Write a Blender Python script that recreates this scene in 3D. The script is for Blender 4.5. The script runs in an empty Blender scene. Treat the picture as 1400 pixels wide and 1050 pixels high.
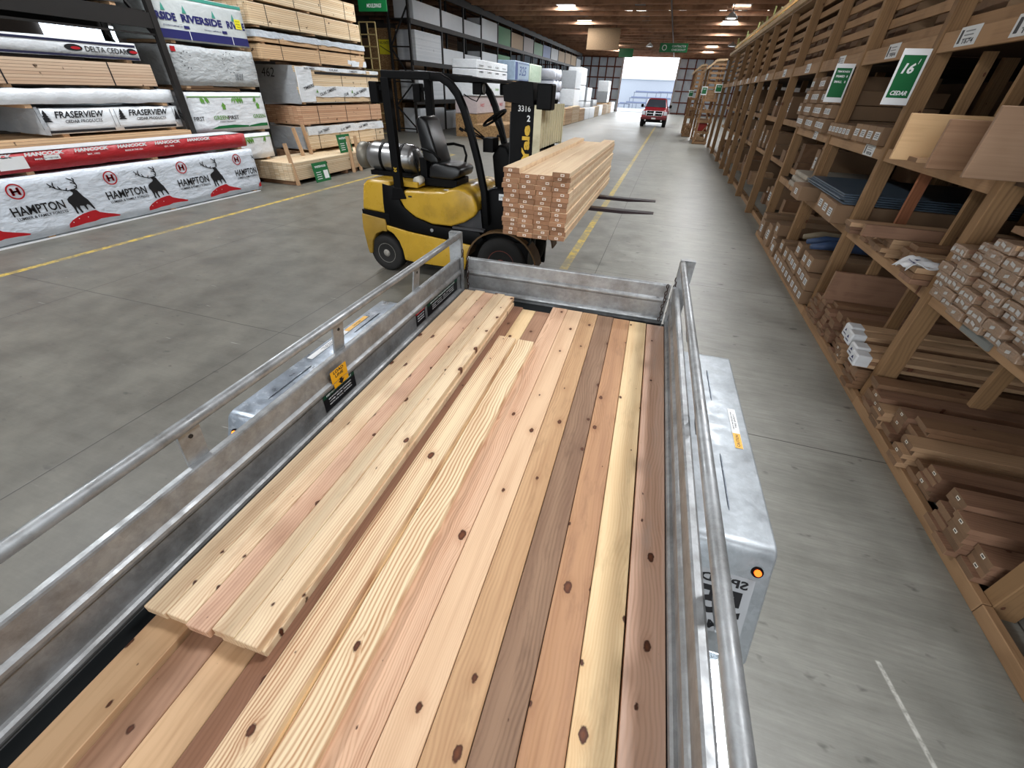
import bpy, bmesh, math, random
from mathutils import Vector, Matrix, noise
random.seed(7)
S = bpy.context.scene
COL = S.collection
# ------------------------------------------------------------ camera, world, light
CAMH = 2.15
def cam_matrix(p, r, y):
    B = Matrix(((1,0,0),(0,0,-1),(0,1,0)))
    return Matrix.Rotation(y,3,'Z') @ B @ Matrix.Rotation(-p,3,'X') @ Matrix.Rotation(r,3,'Z')
cd = bpy.data.cameras.new('camera'); cam = bpy.data.objects.new('camera', cd); COL.objects.link(cam)
cd.sensor_width = 36; cd.lens = 568.13/1400*36; cd.clip_start = .02; cd.clip_end = 400
M4 = cam_matrix(math.radians(35.407), math.radians(2.4935), math.radians(16.487)).to_4x4()
M4.translation = (0,0,CAMH); cam.matrix_world = M4; S.camera = cam
S.view_settings.view_transform = 'Standard'; S.view_settings.look = 'None'
S.view_settings.gamma = 1; S.view_settings.use_curve_mapping = False
S.view_settings.exposure = 0.0
W = bpy.data.worlds.new('overcast_sky'); S.world = W; W.use_nodes = True
bg = W.node_tree.nodes['Background']; bg.inputs[0].default_value = (.86,.93,1,1); bg.inputs[1].default_value = 2.6
def area(name, loc, rot, sx, sy, power, col=(1,1,1)):
    l = bpy.data.lights.new(name, 'AREA'); l.shape = 'RECTANGLE'; l.size = sx; l.size_y = sy
    l.energy = power; l.color = col
    o = bpy.data.objects.new(name, l); COL.objects.link(o); o.location = loc; o.rotation_euler = rot
    return o
# foreground fill lamp added at an unseen rear door; far door and roof daylight
area('rear_door_fill', (-3,-9.8,3.2), (math.radians(90),0,0), 9, 5.5, 620, (.93,.97,1))
area('far_door_daylight', (-4.1,71.8,3.1), (math.radians(-90),0,0), 7, 6, 900, (.93,.97,1))
SKYY = [-4.5, 1.8, 8.1, 14.4, 20.7, 27.0, 32.9, 38.6, 44.3, 50.0, 56.0, 62.0]
for i, yy in enumerate(SKYY):
    near = yy < 30
    area('skylight_left', (-7.35,yy,6.29), (0,0,0), 1.0, 1.3, 320, (.95,.98,1))
    area('skylight_right', (2.45,yy+.6,6.29), (0,0,0), .9, 1.0, 250, (.97,.98,1))
# ------------------------------------------------------------ helpers
def tag(o, label=None, cat=None, group=None, kind=None):
    if label: o['label'] = label
    if cat: o['category'] = cat
    if group: o['group'] = group
    if kind: o['kind'] = kind
    return o
ORG = {}
TA = math.radians(1.369)
def wt(x, y, z): return (x*math.cos(TA)-y*math.sin(TA), x*math.sin(TA)+y*math.cos(TA), z)
def thing(name, label, cat, loc, rotz=0, group=None, org=None):
    o = bpy.data.objects.new(name, None); COL.objects.link(o); o.empty_display_size = .2
    o.location = loc; o.rotation_euler = (0,0,rotz); ORG[o.name] = Vector(org if org is not None else loc)
    return tag(o, label, cat, group)
class MB:
    def __init__(s): s.v = []; s.f = []; s.m = []
    def add(s, vs, fs, mi=0):
        b = len(s.v); s.v += [tuple(v) for v in vs]; s.f += [tuple(b+i for i in f) for f in fs]; s.m += [mi]*len(fs); return s
    def box(s, x0,x1,y0,y1,z0,z1, c=0, mi=0, R=None, o=(0,0,0)):
        P = []
        if c <= 0:
            for x in (x0,x1):
                for y in (y0,y1):
                    for z in (z0,z1): P.append((x,y,z))
            F = [(0,1,3,2),(4,6,7,5),(0,4,5,1),(2,3,7,6),(0,2,6,4),(1,5,7,3)]
        else:
            idx = {}
            for ix,x in enumerate((x0,x1)):
                for iy,y in enumerate((y0,y1)):
                    for iz,z in enumerate((z0,z1)):
                        sx,sy,sz = (c if ix==0 else -c),(c if iy==0 else -c),(c if iz==0 else -c)
                        idx[ix,iy,iz] = len(P)
                        P += [(x,y+sy,z+sz),(x+sx,y,z+sz),(x+sx,y+sy,z)]
            g = lambda a,b,d,k: idx[a,b,d]+k
            F = []
            F += [(g(0,0,0,0),g(0,0,1,0),g(0,1,1,0),g(0,1,0,0)),(g(1,0,0,0),g(1,1,0,0),g(1,1,1,0),g(1,0,1,0))]
            F += [(g(0,0,0,1),g(1,0,0,1),g(1,0,1,1),g(0,0,1,1)),(g(0,1,0,1),g(0,1,1,1),g(1,1,1,1),g(1,1,0,1))]
            F += [(g(0,0,0,2),g(0,1,0,2),g(1,1,0,2),g(1,0,0,2)),(g(0,0,1,2),g(1,0,1,2),g(1,1,1,2),g(0,1,1,2))]
            for a in (0,1):
                for b in (0,1):
                    F.append((g(a,b,0,0),g(a,b,1,0),g(a,b,1,1),g(a,b,0,1)))
                    F.append((g(a,0,b,0),g(a,1,b,0),g(a,1,b,2),g(a,0,b,2)))
                    F.append((g(0,a,b,1),g(1,a,b,1),g(1,a,b,2),g(0,a,b,2)))
                    for d in (0,1): F.append((g(a,b,d,0),g(a,b,d,1),g(a,b,d,2)))
        if R is not None: P = [R @ Vector(p) + Vector(o) for p in P]
        elif o != (0,0,0): P = [Vector(p)+Vector(o) for p in P]
        return s.add(P, F, mi)
    def beam(s, a, b, w, h, up=(0,0,1), mi=0):
        a = Vector(a); b = Vector(b); d = (b-a); L = d.length; d.normalize(); u = Vector(up)
        if abs(d.dot(u)) > .98: u = Vector((1,0,0))
        r = d.cross(u).normalized(); u = r.cross(d)
        P = []
        for t in (a,b):
            for i,j in ((-1,-1),(1,-1),(1,1),(-1,1)): P.append(t + r*(w/2*i) + u*(h/2*j))
        return s.add(P, [(0,1,2,3),(7,6,5,4),(0,4,5,1),(1,5,6,2),(2,6,7,3),(3,7,4,0)], mi)
    def tube(s, path, r, n=12, mi=0, cap=True, closed=False):
        pts = [Vector(p) for p in path]; k = len(pts); rings = []
        rr = r if isinstance(r,(list,tuple)) else [r]*k
        prev = None
        for i,p in enumerate(pts):
            if closed: t = pts[(i+1)%k]-pts[i-1]
            else: t = pts[min(i+1,k-1)]-pts[max(i-1,0)]
            t.normalize()
            if prev is None:
                u = Vector((0,0,1)) if abs(t.z) < .9 else Vector((1,0,0))
                u = (u - t*u.dot(t)).normalized()
            else: u = (prev - t*prev.dot(t)).normalized()
            prev = u; w = t.cross(u)
            rings.append([p + (u*math.cos(2*math.pi*j/n) + w*math.sin(2*math.pi*j/n))*rr[i] for j in range(n)])
        P = [q for R in rings for q in R]; F = []
        for i in range(k if closed else k-1):
            a = i*n; b = ((i+1)%k)*n
            for j in range(n): F.append((a+j, a+(j+1)%n, b+(j+1)%n, b+j))
        if cap and not closed: F += [tuple(range(n-1,-1,-1)), tuple((k-1)*n+j for j in range(n))]
        return s.add(P, F, mi)
    def cyl(s, a, b, r, n=20, mi=0): return s.tube([a,b], r, n, mi)
    def lathe(s, c, axis, prof, n=28, mi=0):
        # prof: list of (radius, along) ; axis 'X','Y','Z'
        P = []
        for (r,t) in prof:
            for j in range(n):
                a = 2*math.pi*j/n; u, w = r*math.cos(a), r*math.sin(a)
                q = {'X':(t,u,w),'Y':(u,t,w),'Z':(u,w,t)}[axis]
                P.append((c[0]+q[0], c[1]+q[1], c[2]+q[2]))
        F = []
        for i in range(len(prof)-1):
            for j in range(n): F.append((i*n+j, i*n+(j+1)%n, (i+1)*n+(j+1)%n, (i+1)*n+j))
        if prof[0][0] > 1e-5: F.append(tuple(range(n)))
        if prof[-1][0] > 1e-5: F.append(tuple((len(prof)-1)*n+j for j in range(n)))
        return s.add(P, F, mi)
    def prism(s, poly, axis, a, b, mi=0, mi2=None):
        # poly in the two other coordinates ; axis X:(y,z) Y:(x,z) Z:(x,y)
        n = len(poly); P = []
        for t in (a,b):
            for (u,w) in poly: P.append({'X':(t,u,w),'Y':(u,t,w),'Z':(u,w,t)}[axis])
        F = [tuple(range(n)), tuple(range(2*n-1,n-1,-1))] + [(i,n+i,n+(i+1)%n,(i+1)%n) for i in range(n)]
        return s.add(P, F, mi)
    def sweep(s, prof, axis, a, b, th=.003, mi=0):
        # open profile given thickness
        n = len(prof); off = []
        for i in range(n):
            p0 = prof[max(i-1,0)]; p1 = prof[min(i+1,n-1)]
            dx, dz = p1[0]-p0[0], p1[1]-p0[1]; L = math.hypot(dx,dz) or 1
            off.append((prof[i][0]-dz/L*th, prof[i][1]+dx/L*th))
        return s.prism(prof+off[::-1], axis, a, b, mi)
    def build(s, name, mats, parent=None, smooth=False, bevel=0, seg=2, loc=None, rotz=0, origin=None, weld=False):
        xs = [v[0] for v in s.v]; ys = [v[1] for v in s.v]; zs = [v[2] for v in s.v]
        c = Vector(((min(xs)+max(xs))/2,(min(ys)+max(ys))/2,(min(zs)+max(zs))/2)) if origin is None else Vector(origin)
        me = bpy.data.meshes.new(name)
        me.from_pydata([(v[0]-c.x,v[1]-c.y,v[2]-c.z) for v in s.v], [], s.f)
        if not isinstance(mats,(list,tuple)): mats = [mats]
        for m in mats: me.materials.append(m)
        if len(mats) > 1:
            for p, k in zip(me.polygons, s.m): p.material_index = k
        bm = bmesh.new(); bm.from_mesh(me)
        if weld: bmesh.ops.remove_doubles(bm, verts=bm.verts, dist=.0005)
        bmesh.ops.recalc_face_normals(bm, faces=bm.faces); bm.to_mesh(me); bm.free()
        o = bpy.data.objects.new(name, me); COL.objects.link(o)
        if parent is not None:
            o.parent = parent; o.location = c - ORG[parent.name]; ORG[o.name] = c
        else:
            o.location = c; ORG[o.name] = c
        if smooth: 
            for p in me.polygons: p.use_smooth = True
        if bevel:
            md = o.modifiers.new('bevel','BEVEL'); md.width = bevel; md.segments = seg; md.limit_method = 'ANGLE'; md.angle_limit = math.radians(35)
            md.harden_normals = False
        return o
def rot_trailer(o):
    # objects built in trailer coordinates -> world
    o.location = wt(*o.location); o.rotation_euler = (0,0,TA); return o
def copy_tree(o, loc, label=None, group=None, rz=None):
    c = o.copy(); COL.objects.link(c); c.location = loc
    ORG[c.name] = Vector(loc)
    if rz is not None: c.rotation_euler[2] = rz
    if label: c['label'] = label
    if group: c['group'] = group
    for ch in list(o.children):
        k = ch.copy(); COL.objects.link(k); k.parent = c
        for g in list(ch.children):
            h = g.copy(); COL.objects.link(h); h.parent = k
    return c
ORDN = ['first','second','third','fourth','fifth','sixth','seventh','eighth','ninth','tenth','eleventh','twelfth','thirteenth','fourteenth','fifteenth','sixteenth','seventeenth','eighteenth','nineteenth','twentieth']
# ------------------------------------------------------------ materials
def C(r,g,b):
    f = lambda v: (v/255/12.92) if v/255 <= .04045 else ((v/255+.055)/1.055)**2.4
    return (f(r),f(g),f(b),1)
class NT:
    def __init__(s, name):
        s.m = bpy.data.materials.new(name); s.m.use_nodes = True; s.t = s.m.node_tree; s.b = s.t.nodes['Principled BSDF']
    def n(s, typ, ins=None, **pr):
        k = s.t.nodes.new(typ)
        for a, v in pr.items(): setattr(k, a, v)
        for a, v in (ins or {}).items(): s.put(k.inputs[a], v)
        return k
    def put(s, sock, v):
        if isinstance(v, bpy.types.NodeSocket): s.t.links.new(v, sock)
        elif isinstance(v, bpy.types.Node): s.t.links.new(v.outputs[0], sock)
        else: sock.default_value = v
    def math(s, op, a, b=0., c=0., clamp=False):
        k = s.n('ShaderNodeMath', {0:a, 1:b, 2:c}, operation=op); k.use_clamp = clamp; return k.outputs[0]
    def vec(s, op, a, b=(0,0,0)):
        return s.n('ShaderNodeVectorMath', {0:a, 1:b}, operation=op).outputs[0]
    def mix(s, f, a, b, mode='MIX'):
        k = s.n('ShaderNodeMix', data_type='RGBA', blend_type=mode)
        s.put(k.inputs[0], f); s.put(k.inputs[6], a); s.put(k.inputs[7], b); return k.outputs[2]
    def noise(s, v, scale, detail=3., rough=.55, dim='3D'):
        return s.n('ShaderNodeTexNoise', {'Vector':v,'Scale':scale,'Detail':detail,'Roughness':rough}).outputs[0]
    def remap(s, v, a, b, c=0., d=1., smooth=False):
        k = s.n('ShaderNodeMapRange', {0:v,1:a,2:b,3:c,4:d}); 
        if smooth: k.interpolation_type = 'SMOOTHSTEP'
        return k.outputs[0]
    def coord(s, rand=True, which='Object', mul=(7.3,53.1,3.7)):
        tc = s.n('ShaderNodeTexCoord').outputs[which]
        if not rand: return tc
        r = s.n('ShaderNodeObjectInfo').outputs['Random']
        return s.vec('ADD', tc, s.n('ShaderNodeVectorMath', {0:s.n('ShaderNodeCombineXYZ', {0:r,1:r,2:r}).outputs[0], 1:mul}, operation='MULTIPLY').outputs[0])
    def bump(s, h, strength=.3, dist=.01):
        k = s.n('ShaderNodeBump', {'Height':h,'Strength':strength,'Distance':dist}); s.put(s.b.inputs['Normal'], k.outputs[0])
    def out(s, col=None, rough=None, metal=None, spec=None, emis=None, est=None, alpha=None):
        I = s.b.inputs
        if col is not None: s.put(I['Base Color'], col)
        if rough is not None: s.put(I['Roughness'], rough)
        if metal is not None: s.put(I['Metallic'], metal)
        if spec is not None: s.put(I['Specular IOR Level'], spec)
        if emis is not None: s.put(I['Emission Color'], emis); s.put(I['Emission Strength'], est)
        if alpha is not None: s.put(I['Alpha'], alpha)
        return s.m
MATS = {}
def flat(name, rgb, rough=.6, metal=0., var=.12, scale=9., spec=.4, dirt=None, rv=0.):
    if name in MATS: return MATS[name]
    k = NT(name); c = C(*rgb); v = k.coord()
    f = k.noise(v, scale, 4.)
    d = tuple(x*(1-var*1.6) for x in c[:3])+(1,); l = tuple(min(1,x*(1+var)) for x in c[:3])+(1,)
    col = k.mix(f, d, l)
    if rv:
        rr = k.n('ShaderNodeObjectInfo').outputs['Random']
        col = k.mix(k.remap(rr,0.,1.,0.,rv), col, tuple(x*.45 for x in c[:3])+(1,)); col = k.mix(k.remap(k.math('FRACT', k.math('MULTIPLY', rr, 7.3)),0.,1.,0.,rv*.6), col, tuple(min(1,x*1.7) for x in c[:3])+(1,))
    if dirt: col = k.mix(k.remap(k.noise(v, scale*.4, 6., .7), .52, .72, 0., .7), col, C(*dirt))
    k.out(col, k.remap(f,0.,1.,rough-.08,rough+.08), metal, spec)
    MATS[name] = k.m; return k.m
def emit(name, rgb, st):
    if name in MATS: return MATS[name]
    k = NT(name); k.out(C(*rgb), .5, emis=C(*rgb), est=st); MATS[name] = k.m; return k.m
def wood(name, light, dark, axis='Y', freq=110., contrast=.6, knots=.5, blotch=None, rough=.6, wob=.03, flatness=.02, bump=.15, kx=8., ky=3.6, tintvar=.12):
    if name in MATS: return MATS[name]
    k = NT(name)
    p = k.coord(mul=(1.3,53.1,.0))
    q = k.n('ShaderNodeSeparateXYZ', {0:p})
    X,Y,Z = q.outputs
    if axis == 'X': X,Y = Y,X
    if axis == 'Z': Y,Z = Z,Y
    xo = k.n('ShaderNodeSeparateXYZ', {0:k.n('ShaderNodeTexCoord').outputs['Object']}).outputs
    rnd = k.n('ShaderNodeObjectInfo').outputs['Random']
    kn = k.n('ShaderNodeCombineXYZ', {0:k.math('MULTIPLY',X,kx),1:k.math('MULTIPLY',Y,ky),2:0.}).outputs[0]
    vo = k.n('ShaderNodeTexVoronoi', {'Vector':kn,'Scale':1.,'Randomness':1.}, voronoi_dimensions='2D')
    dv = k.vec('SUBTRACT', vo.outputs['Position'], kn)
    dv = k.vec('MULTIPLY', dv, (1/kx,.62/ky,0))
    d = k.n('ShaderNodeVectorMath', {0:dv}, operation='LENGTH').outputs['Value']
    kr = k.n('ShaderNodeSeparateColor', {0:vo.outputs['Color']}).outputs
    d = k.math('ADD', d, k.math('MULTIPLY', k.math('SUBTRACT', k.noise(p, 60., 3.), .5), .012))
    rad = k.math('MULTIPLY', k.math('POWER', k.math('MAXIMUM', k.remap(kr[0], 1.-knots, 1., 0., 1.), 0.), 1.5), .017)
    rad = k.math('MAXIMUM', rad, 0.)
    # rings
    lowv = k.n('ShaderNodeCombineXYZ', {0:k.math('MULTIPLY',X,2.),1:k.math('MULTIPLY',Y,1.1),2:Z}).outputs[0]
    w = k.math('MULTIPLY', k.math('SUBTRACT', k.noise(lowv, 1., 3., .5), .5), wob*4)
    bulge = k.math('MULTIPLY', k.math('EXPONENT', k.math('MULTIPLY', k.math('MULTIPLY', d, d), -1600.)), k.math('MULTIPLY', rad, 1.6))
    xx = k.math('ADD', k.math('ADD', X, k.math('SUBTRACT', k.math('MULTIPLY', rnd, .08), .04)), w)
    r = k.math('SQRT', k.math('ADD', k.math('MULTIPLY', xx, xx), flatness*flatness))
    r = k.math('ADD', r, k.math('ADD', bulge, k.math('MULTIPLY', w, .6)))
    fine = k.n('ShaderNodeCombineXYZ', {0:k.math('MULTIPLY',X,60.),1:k.math('MULTIPLY',Y,1.2),2:k.math('MULTIPLY',Z,60.)}).outputs[0]
    fn = k.noise(fine, 1., 3., .6)
    ring = k.math('ADD', k.math('MULTIPLY', k.math('SINE', k.math('MULTIPLY', k.math('ADD', r, k.math('MULTIPLY', fn, .006)), freq*6.283)), .5), .5)
    ring = k.math('POWER', ring, 1.6)
    ring = k.math('MULTIPLY', ring, k.remap(k.noise(fine, .45, 2.), .3, .7, .35, 1.))
    broad = k.n('ShaderNodeCombineXYZ', {0:k.math('MULTIPLY',X,16.),1:k.math('MULTIPLY',Y,.8),2:Z}).outputs[0]
    bn = k.noise(broad, 1., 3., .5)
    c1, c2 = C(*light), C(*dark)
    f = k.math('ADD', k.math('MULTIPLY', ring, contrast), k.math('MULTIPLY', k.math('SUBTRACT', fn, .45), .85), clamp=True)
    f = k.math('ADD', f, k.math('MULTIPLY', k.math('SUBTRACT', bn, .5), 1.5*tintvar/.12), clamp=True)
    col = k.mix(f, c1, c2)
    if blotch:
        bl = k.n('ShaderNodeCombineXYZ', {0:k.math('MULTIPLY',X,14.),1:k.math('MULTIPLY',Y,3.4),2:Z}).outputs[0]
        col = k.mix(k.remap(k.noise(broad, .55, 4., .6), .45, .7, 0., .7), col, C(*blotch))
        col = k.mix(k.remap(k.noise(bl, 1., 5., .65), .54, .72, 0., .55), col, tuple(v*.72 for v in C(*blotch)[:3])+(1,))
    if knots > 0:
        halo = k.math('MULTIPLY', k.remap(d, .0, .045, .5, 0., True), k.remap(rad, .0, .012, 0., 1.))
        col = k.mix(halo, col, c2)
        e = k.math('SUBTRACT', d, rad)
        core = k.remap(e, -.003, .0015, 1., 0., True)
        kc = k.mix(k.remap(e, -.012, 0., 0., 1.), C(112,66,42), C(62,36,26))
        col = k.mix(core, col, kc)
    k.out(col, rough, 0., .35)
    k.bump(k.math('ADD', ring, fn), bump, .0015)
    MATS[name] = k.m; return k.m
def packwood(name, c1, c2, gap=(70,50,34), bw=.14, bh=.04):
    """side, end and top of a strapped pack of boards"""
    if name in MATS: return MATS[name]
    k = NT(name)
    p = k.vec('MULTIPLY', k.n('ShaderNodeTexCoord').outputs['Object'], (.985/bw,.25,.985/bh))
    r = k.n('ShaderNodeObjectInfo').outputs['Random']
    q = k.n('ShaderNodeSeparateXYZ', {0:p}).outputs
    fx = k.math('FLOOR', q[0]); fz = k.math('FLOOR', q[2])
    wn = k.n('ShaderNodeTexWhiteNoise', {'Vector':k.n('ShaderNodeCombineXYZ', {0:fx,1:fz,2:r}).outputs[0]}).outputs[0]
    gx = k.math('ABSOLUTE', k.math('SUBTRACT', k.math('FRACT', q[0]), .5)); gz = k.math('ABSOLUTE', k.math('SUBTRACT', k.math('FRACT', q[2]), .5))
    g = k.math('MAXIMUM', k.remap(gx,.475,.492), k.remap(gz,.40,.49))
    pc = k.coord(); s2 = k.vec('MULTIPLY', pc, (20.,2.,20.))
    nz = k.noise(s2, 1.5, 4., .6)
    f = k.math('ADD', k.math('MULTIPLY', wn, .75), k.math('MULTIPLY', nz, .4), clamp=True)
    col = k.mix(f, C(*c1), C(*c2))
    col = k.mix(k.remap(k.noise(pc, 8., 2.), .68, .74), col, C(*gap))
    col = k.mix(k.math('MULTIPLY', g, .8), col, C(*gap))
    k.out(col, .7, 0., .3); k.bump(k.math('SUBTRACT', 1., g), .5, .004)
    MATS[name] = k.m; return k.m
def wrap(name, rgb, rough=.38, wr=1.):
    if name in MATS: return MATS[name]
    k = NT(name); v = k.coord()
    c = C(*rgb)
    st = k.vec('MULTIPLY', v, (3.,3.2,7.))
    a = k.noise(st, 1.6, 5., .6)
    n2 = k.n('ShaderNodeTexNoise', {'Vector':v,'Scale':2.2,'Detail':4.,'Distortion':1.6}).outputs[0]
    col = k.mix(k.remap(a,.3,.7), tuple(x*.86 for x in c[:3])+(1,), c)
    k.out(col, rough, 0., .5); k.bump(k.math('ADD', a, n2), .55*wr, .035)
    MATS[name] = k.m; return k.m
def galv(name='galvanised_steel', base=(160,163,165), dark=(104,102,97), rough=.44, metal=.55, scr=0.):
    if name in MATS: return MATS[name]
    k = NT(name); v = k.coord()
    vo = k.n('ShaderNodeTexVoronoi', {'Vector':v,'Scale':45.}).outputs['Color']
    g = k.n('ShaderNodeSeparateColor', {0:vo}).outputs[0]
    col = k.mix(k.remap(g,0.,1.,.0,.55), C(*base), tuple(min(1,x*1.25) for x in C(*base)[:3])+(1,))
    n = k.noise(v, 5., 6., .7)
    col = k.mix(k.remap(n,.42,.68,0.,.65), col, C(*dark))
    if scr:
        s = k.n('ShaderNodeTexNoise', {'Vector':v,'Scale':4.,'Detail':6.,'Roughness':.7,'Distortion':2.5}).outputs[0]
        col = k.mix(k.remap(s,.56,.62,0.,scr), col, C(215,222,228))
    k.out(col, k.remap(k.noise(v,14.,3.),.3,.7,rough-.1,rough+.14), metal, .5)
    k.bump(k.noise(v, 60., 2.), .06, .003)
    MATS[name] = k.m; return k.m
# concrete floor with joints and painted lines
def concrete():
    k = NT('concrete_floor'); v = k.coord(False); q = k.n('ShaderNodeSeparateXYZ', {0:v}).outputs
    big = k.noise(v, .35, 4., .55); mid = k.noise(v, 2.2, 6., .65); sm = k.noise(v, 26., 4., .7)
    st = k.noise(k.vec('MULTIPLY', v, (1.6,9.,1.)), 1.3, 5., .65)
    f = k.math('ADD', k.math('MULTIPLY', big, .45), k.math('ADD', k.math('MULTIPLY', mid, .35), k.math('MULTIPLY', st, .35)))
    col = k.mix(k.remap(f,.42,.72), C(124,124,116), C(176,176,167))
    fs = k.noise(k.vec('MULTIPLY', v, (2.2,38.,1.)), 1.6, 4., .7)
    col = k.mix(k.remap(fs,.35,.7,0.,.38), col, C(104,103,97))
    f = k.math('ADD', f, k.math('MULTIPLY', k.math('SUBTRACT', fs, .5), .2))
    col = k.mix(k.remap(sm,.35,.75,0.,.4), col, C(148,147,140))
    left = k.remap(k.math('ADD', q[0], k.math('MULTIPLY', mid, 1.2)), -1.4, 1.2, .86, 0., True)   # dimmer light on the left side, painted into the colour
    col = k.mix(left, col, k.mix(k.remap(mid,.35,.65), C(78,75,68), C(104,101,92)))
    sp = k.noise(k.vec('MULTIPLY', v, (3.,5.5,1.)), 1.9, 3., .5)
    col = k.mix(k.remap(sp,.66,.74,0.,.7), col, C(74,73,70))
    wsc = k.noise(k.vec('MULTIPLY', v, (1.2,10.,1.)), 2.6, 2., .5)
    col = k.mix(k.remap(wsc,.74,.78,0.,.35), col, C(190,190,184))
    wob = k.math('MULTIPLY', k.math('SUBTRACT', mid, .5), .01)
    def joint(c, start, step):
        t = k.math('FRACT', k.math('ADD', k.math('DIVIDE', k.math('SUBTRACT', k.math('ADD', c, wob), start), step), .5))
        return k.remap(k.math('MULTIPLY', k.math('ABSOLUTE', k.math('SUBTRACT', t, .5)), step), .003, .0065, 1., 0.)
    j = k.math('MAXIMUM', joint(q[0], -.58, 2.82), joint(q[1], 2.92, 3.18))
    col = k.mix(k.math('MULTIPLY', j, .8), col, C(48,46,42))
    def band(c, a, b):
        return k.math('MULTIPLY', k.remap(c, a-.004, a+.004), k.remap(c, b-.004, b+.004, 1., 0.))
    wear = k.remap(k.noise(v, 7., 5., .7), .44, .53)
    patch = k.remap(k.noise(k.vec('MULTIPLY', v, (.1,1.,1.)), .9, 2.), .35, .45, .35, 1.)
    y1 = k.math('MULTIPLY', band(q[0], -7.66, -7.56), band(q[1], -4., 16.6))
    y1 = k.math('MAXIMUM', y1, k.math('MULTIPLY', band(q[0], -9.2, -7.56), band(q[1], 16.5, 16.6)))
    y2 = k.math('MULTIPLY', band(q[0], -1.11, -.99), band(q[1], 4.2, 44.))
    yy = k.math('MULTIPLY', k.math('MAXIMUM', y1, y2), k.math('MAXIMUM', wear, .38))
    col = k.mix(k.math('MULTIPLY', yy, k.math('MAXIMUM', patch, .5)), col, C(196,168,70))
    # chalk dash by the rack
    ck = k.math('MULTIPLY', band(k.math('SUBTRACT', q[0], k.math('MULTIPLY', q[1], -.2)), 1.725, 1.745), band(q[1], .75, 1.36))
    col = k.mix(k.math('MULTIPLY', ck, k.remap(sm,.35,.55,.2,.9)), col, C(222,222,214))
    ro = k.remap(f,.42,.72,.36,.5)
    k.out(col, ro, 0., .5); k.bump(k.math('SUBTRACT', k.math('ADD', k.math('MULTIPLY', sm, .3), mid), j), .12, .01)
    return k.m
# ------------------------------------------------------------ text
_tm = {}
def text_geo(s, shear=0., off=0., ext=.0):
    key = (s,shear,off)
    if key in _tm: return _tm[key]
    c = bpy.data.curves.new('lettering','FONT'); c.body = s; c.align_x = 'CENTER'; c.align_y = 'CENTER'
    c.shear = shear; c.offset = off; c.resolution_u = 2; c.size = 1
    ob = bpy.data.objects.new('lettering', c)
    me = bpy.data.meshes.new_from_object(ob)
    g = ([tuple(v.co) for v in me.vertices], [tuple(p.vertices) for p in me.polygons])
    bpy.data.objects.remove(ob); bpy.data.curves.remove(c); bpy.data.meshes.remove(me)
    _tm[key] = g; return g
def text_on(mb, s, pos, right, up, h, w=None, mi=0, shear=0., off=.01, lift=.0):
    """flat letters on a surface: h = cap height, w = total width"""
    vs, fs = text_geo(s, shear, off)
    xs = [v[0] for v in vs]; ys = [v[1] for v in vs]
    cx, cy = (min(xs)+max(xs))/2, (min(ys)+max(ys))/2
    sy = h/(max(ys)-min(ys)); sx = (w/(max(xs)-min(xs))) if w else sy
    R = Vector(right).normalized(); U = Vector(up).normalized(); N = R.cross(U)
    P = Vector(pos) + N*lift
    mb.add([P + R*((v[0]-cx)*sx) + U*((v[1]-cy)*sy) for v in vs], fs, mi); return mb
def poly_on(mb, pts, pos, right, up, mi=0, lift=0.):
    R = Vector(right).normalized(); U = Vector(up).normalized(); N = R.cross(U); P = Vector(pos)+N*lift
    mb.add([P + R*a + U*b for a,b in pts], [tuple(range(len(pts)))], mi); return mb
def rect_on(mb, w, h, pos, right, up, mi=0, lift=0.):
    return poly_on(mb, [(-w/2,-h/2),(w/2,-h/2),(w/2,h/2),(-w/2,h/2)], pos, right, up, mi, lift)
def decal(mb, name, mats, parent):
    o = mb.build(name, mats, parent)
    # lettering is a printed film with a hair of thickness
    md = o.modifiers.new('film','SOLIDIFY'); md.thickness = .0006; md.offset = 1
    return o
def circle(r, n=28, cx=0, cy=0, ry=None): return [(cx+r*math.cos(2*math.pi*i/n), cy+(ry or r)*math.sin(2*math.pi*i/n)) for i in range(n)]
def ring_on(mb, r0, r1, pos, right, up, mi=0, lift=0., n=32):
    R = Vector(right).normalized(); U = Vector(up).normalized(); P = Vector(pos)+R.cross(U)*lift
    vs = []
    for i in range(n):
        a = 2*math.pi*i/n
        for r in (r0,r1): vs.append(P + R*(r*math.cos(a)) + U*(r*math.sin(a)))
    mb.add(vs, [(2*i,2*i+1,(2*i+3)%(2*n),(2*i+2)%(2*n)) for i in range(n)], mi); return mb
# shared materials
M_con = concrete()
M_galv = galv(); M_galv2 = galv('galvanised_scratched', (158,168,180), (112,118,124), .36, .6, .5)
M_black = flat('black_paint', (4,4,5), .55, 0., .2, 9., .12)
M_dark = flat('dark_deck', (18,22,24), .6)
M_yel = flat('yellow_paint', (186,148,46), .28, 0., .12, 5., .45, dirt=(116,90,34))
M_rub = flat('tyre_rubber', (26,25,24), .8)
M_steel = flat('rack_steel', (38,36,35), .55, .3)
M_white = flat('white_print', (232,234,235), .5, 0., .03)
M_lab = flat('paper_label', (206,208,208), .6, 0., .06, 60.)
M_ink = flat('black_ink', (22,22,26), .5, 0., .05)
M_navy = flat('navy_ink', (30,32,92), .5, 0., .05)
M_red = flat('red_print', (176,24,34), .45, 0., .1)
M_green = flat('green_print', (12,100,52), .45, 0., .05)
M_teal = flat('teal_print', (60,140,124), .5, 0., .05)
M_lime = flat('leaf_green', (96,150,62), .5, 0., .2)
M_gold = flat('yellow_tag', (226,216,40), .5, 0., .05)
M_wrapW = wrap('white_wrap',(222,226,230)); M_wrapG = wrap('grey_wrap', (160,164,168)); M_wrapH = wrap('glossy_wrap', (216,224,234), .3, 1.1)
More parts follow.
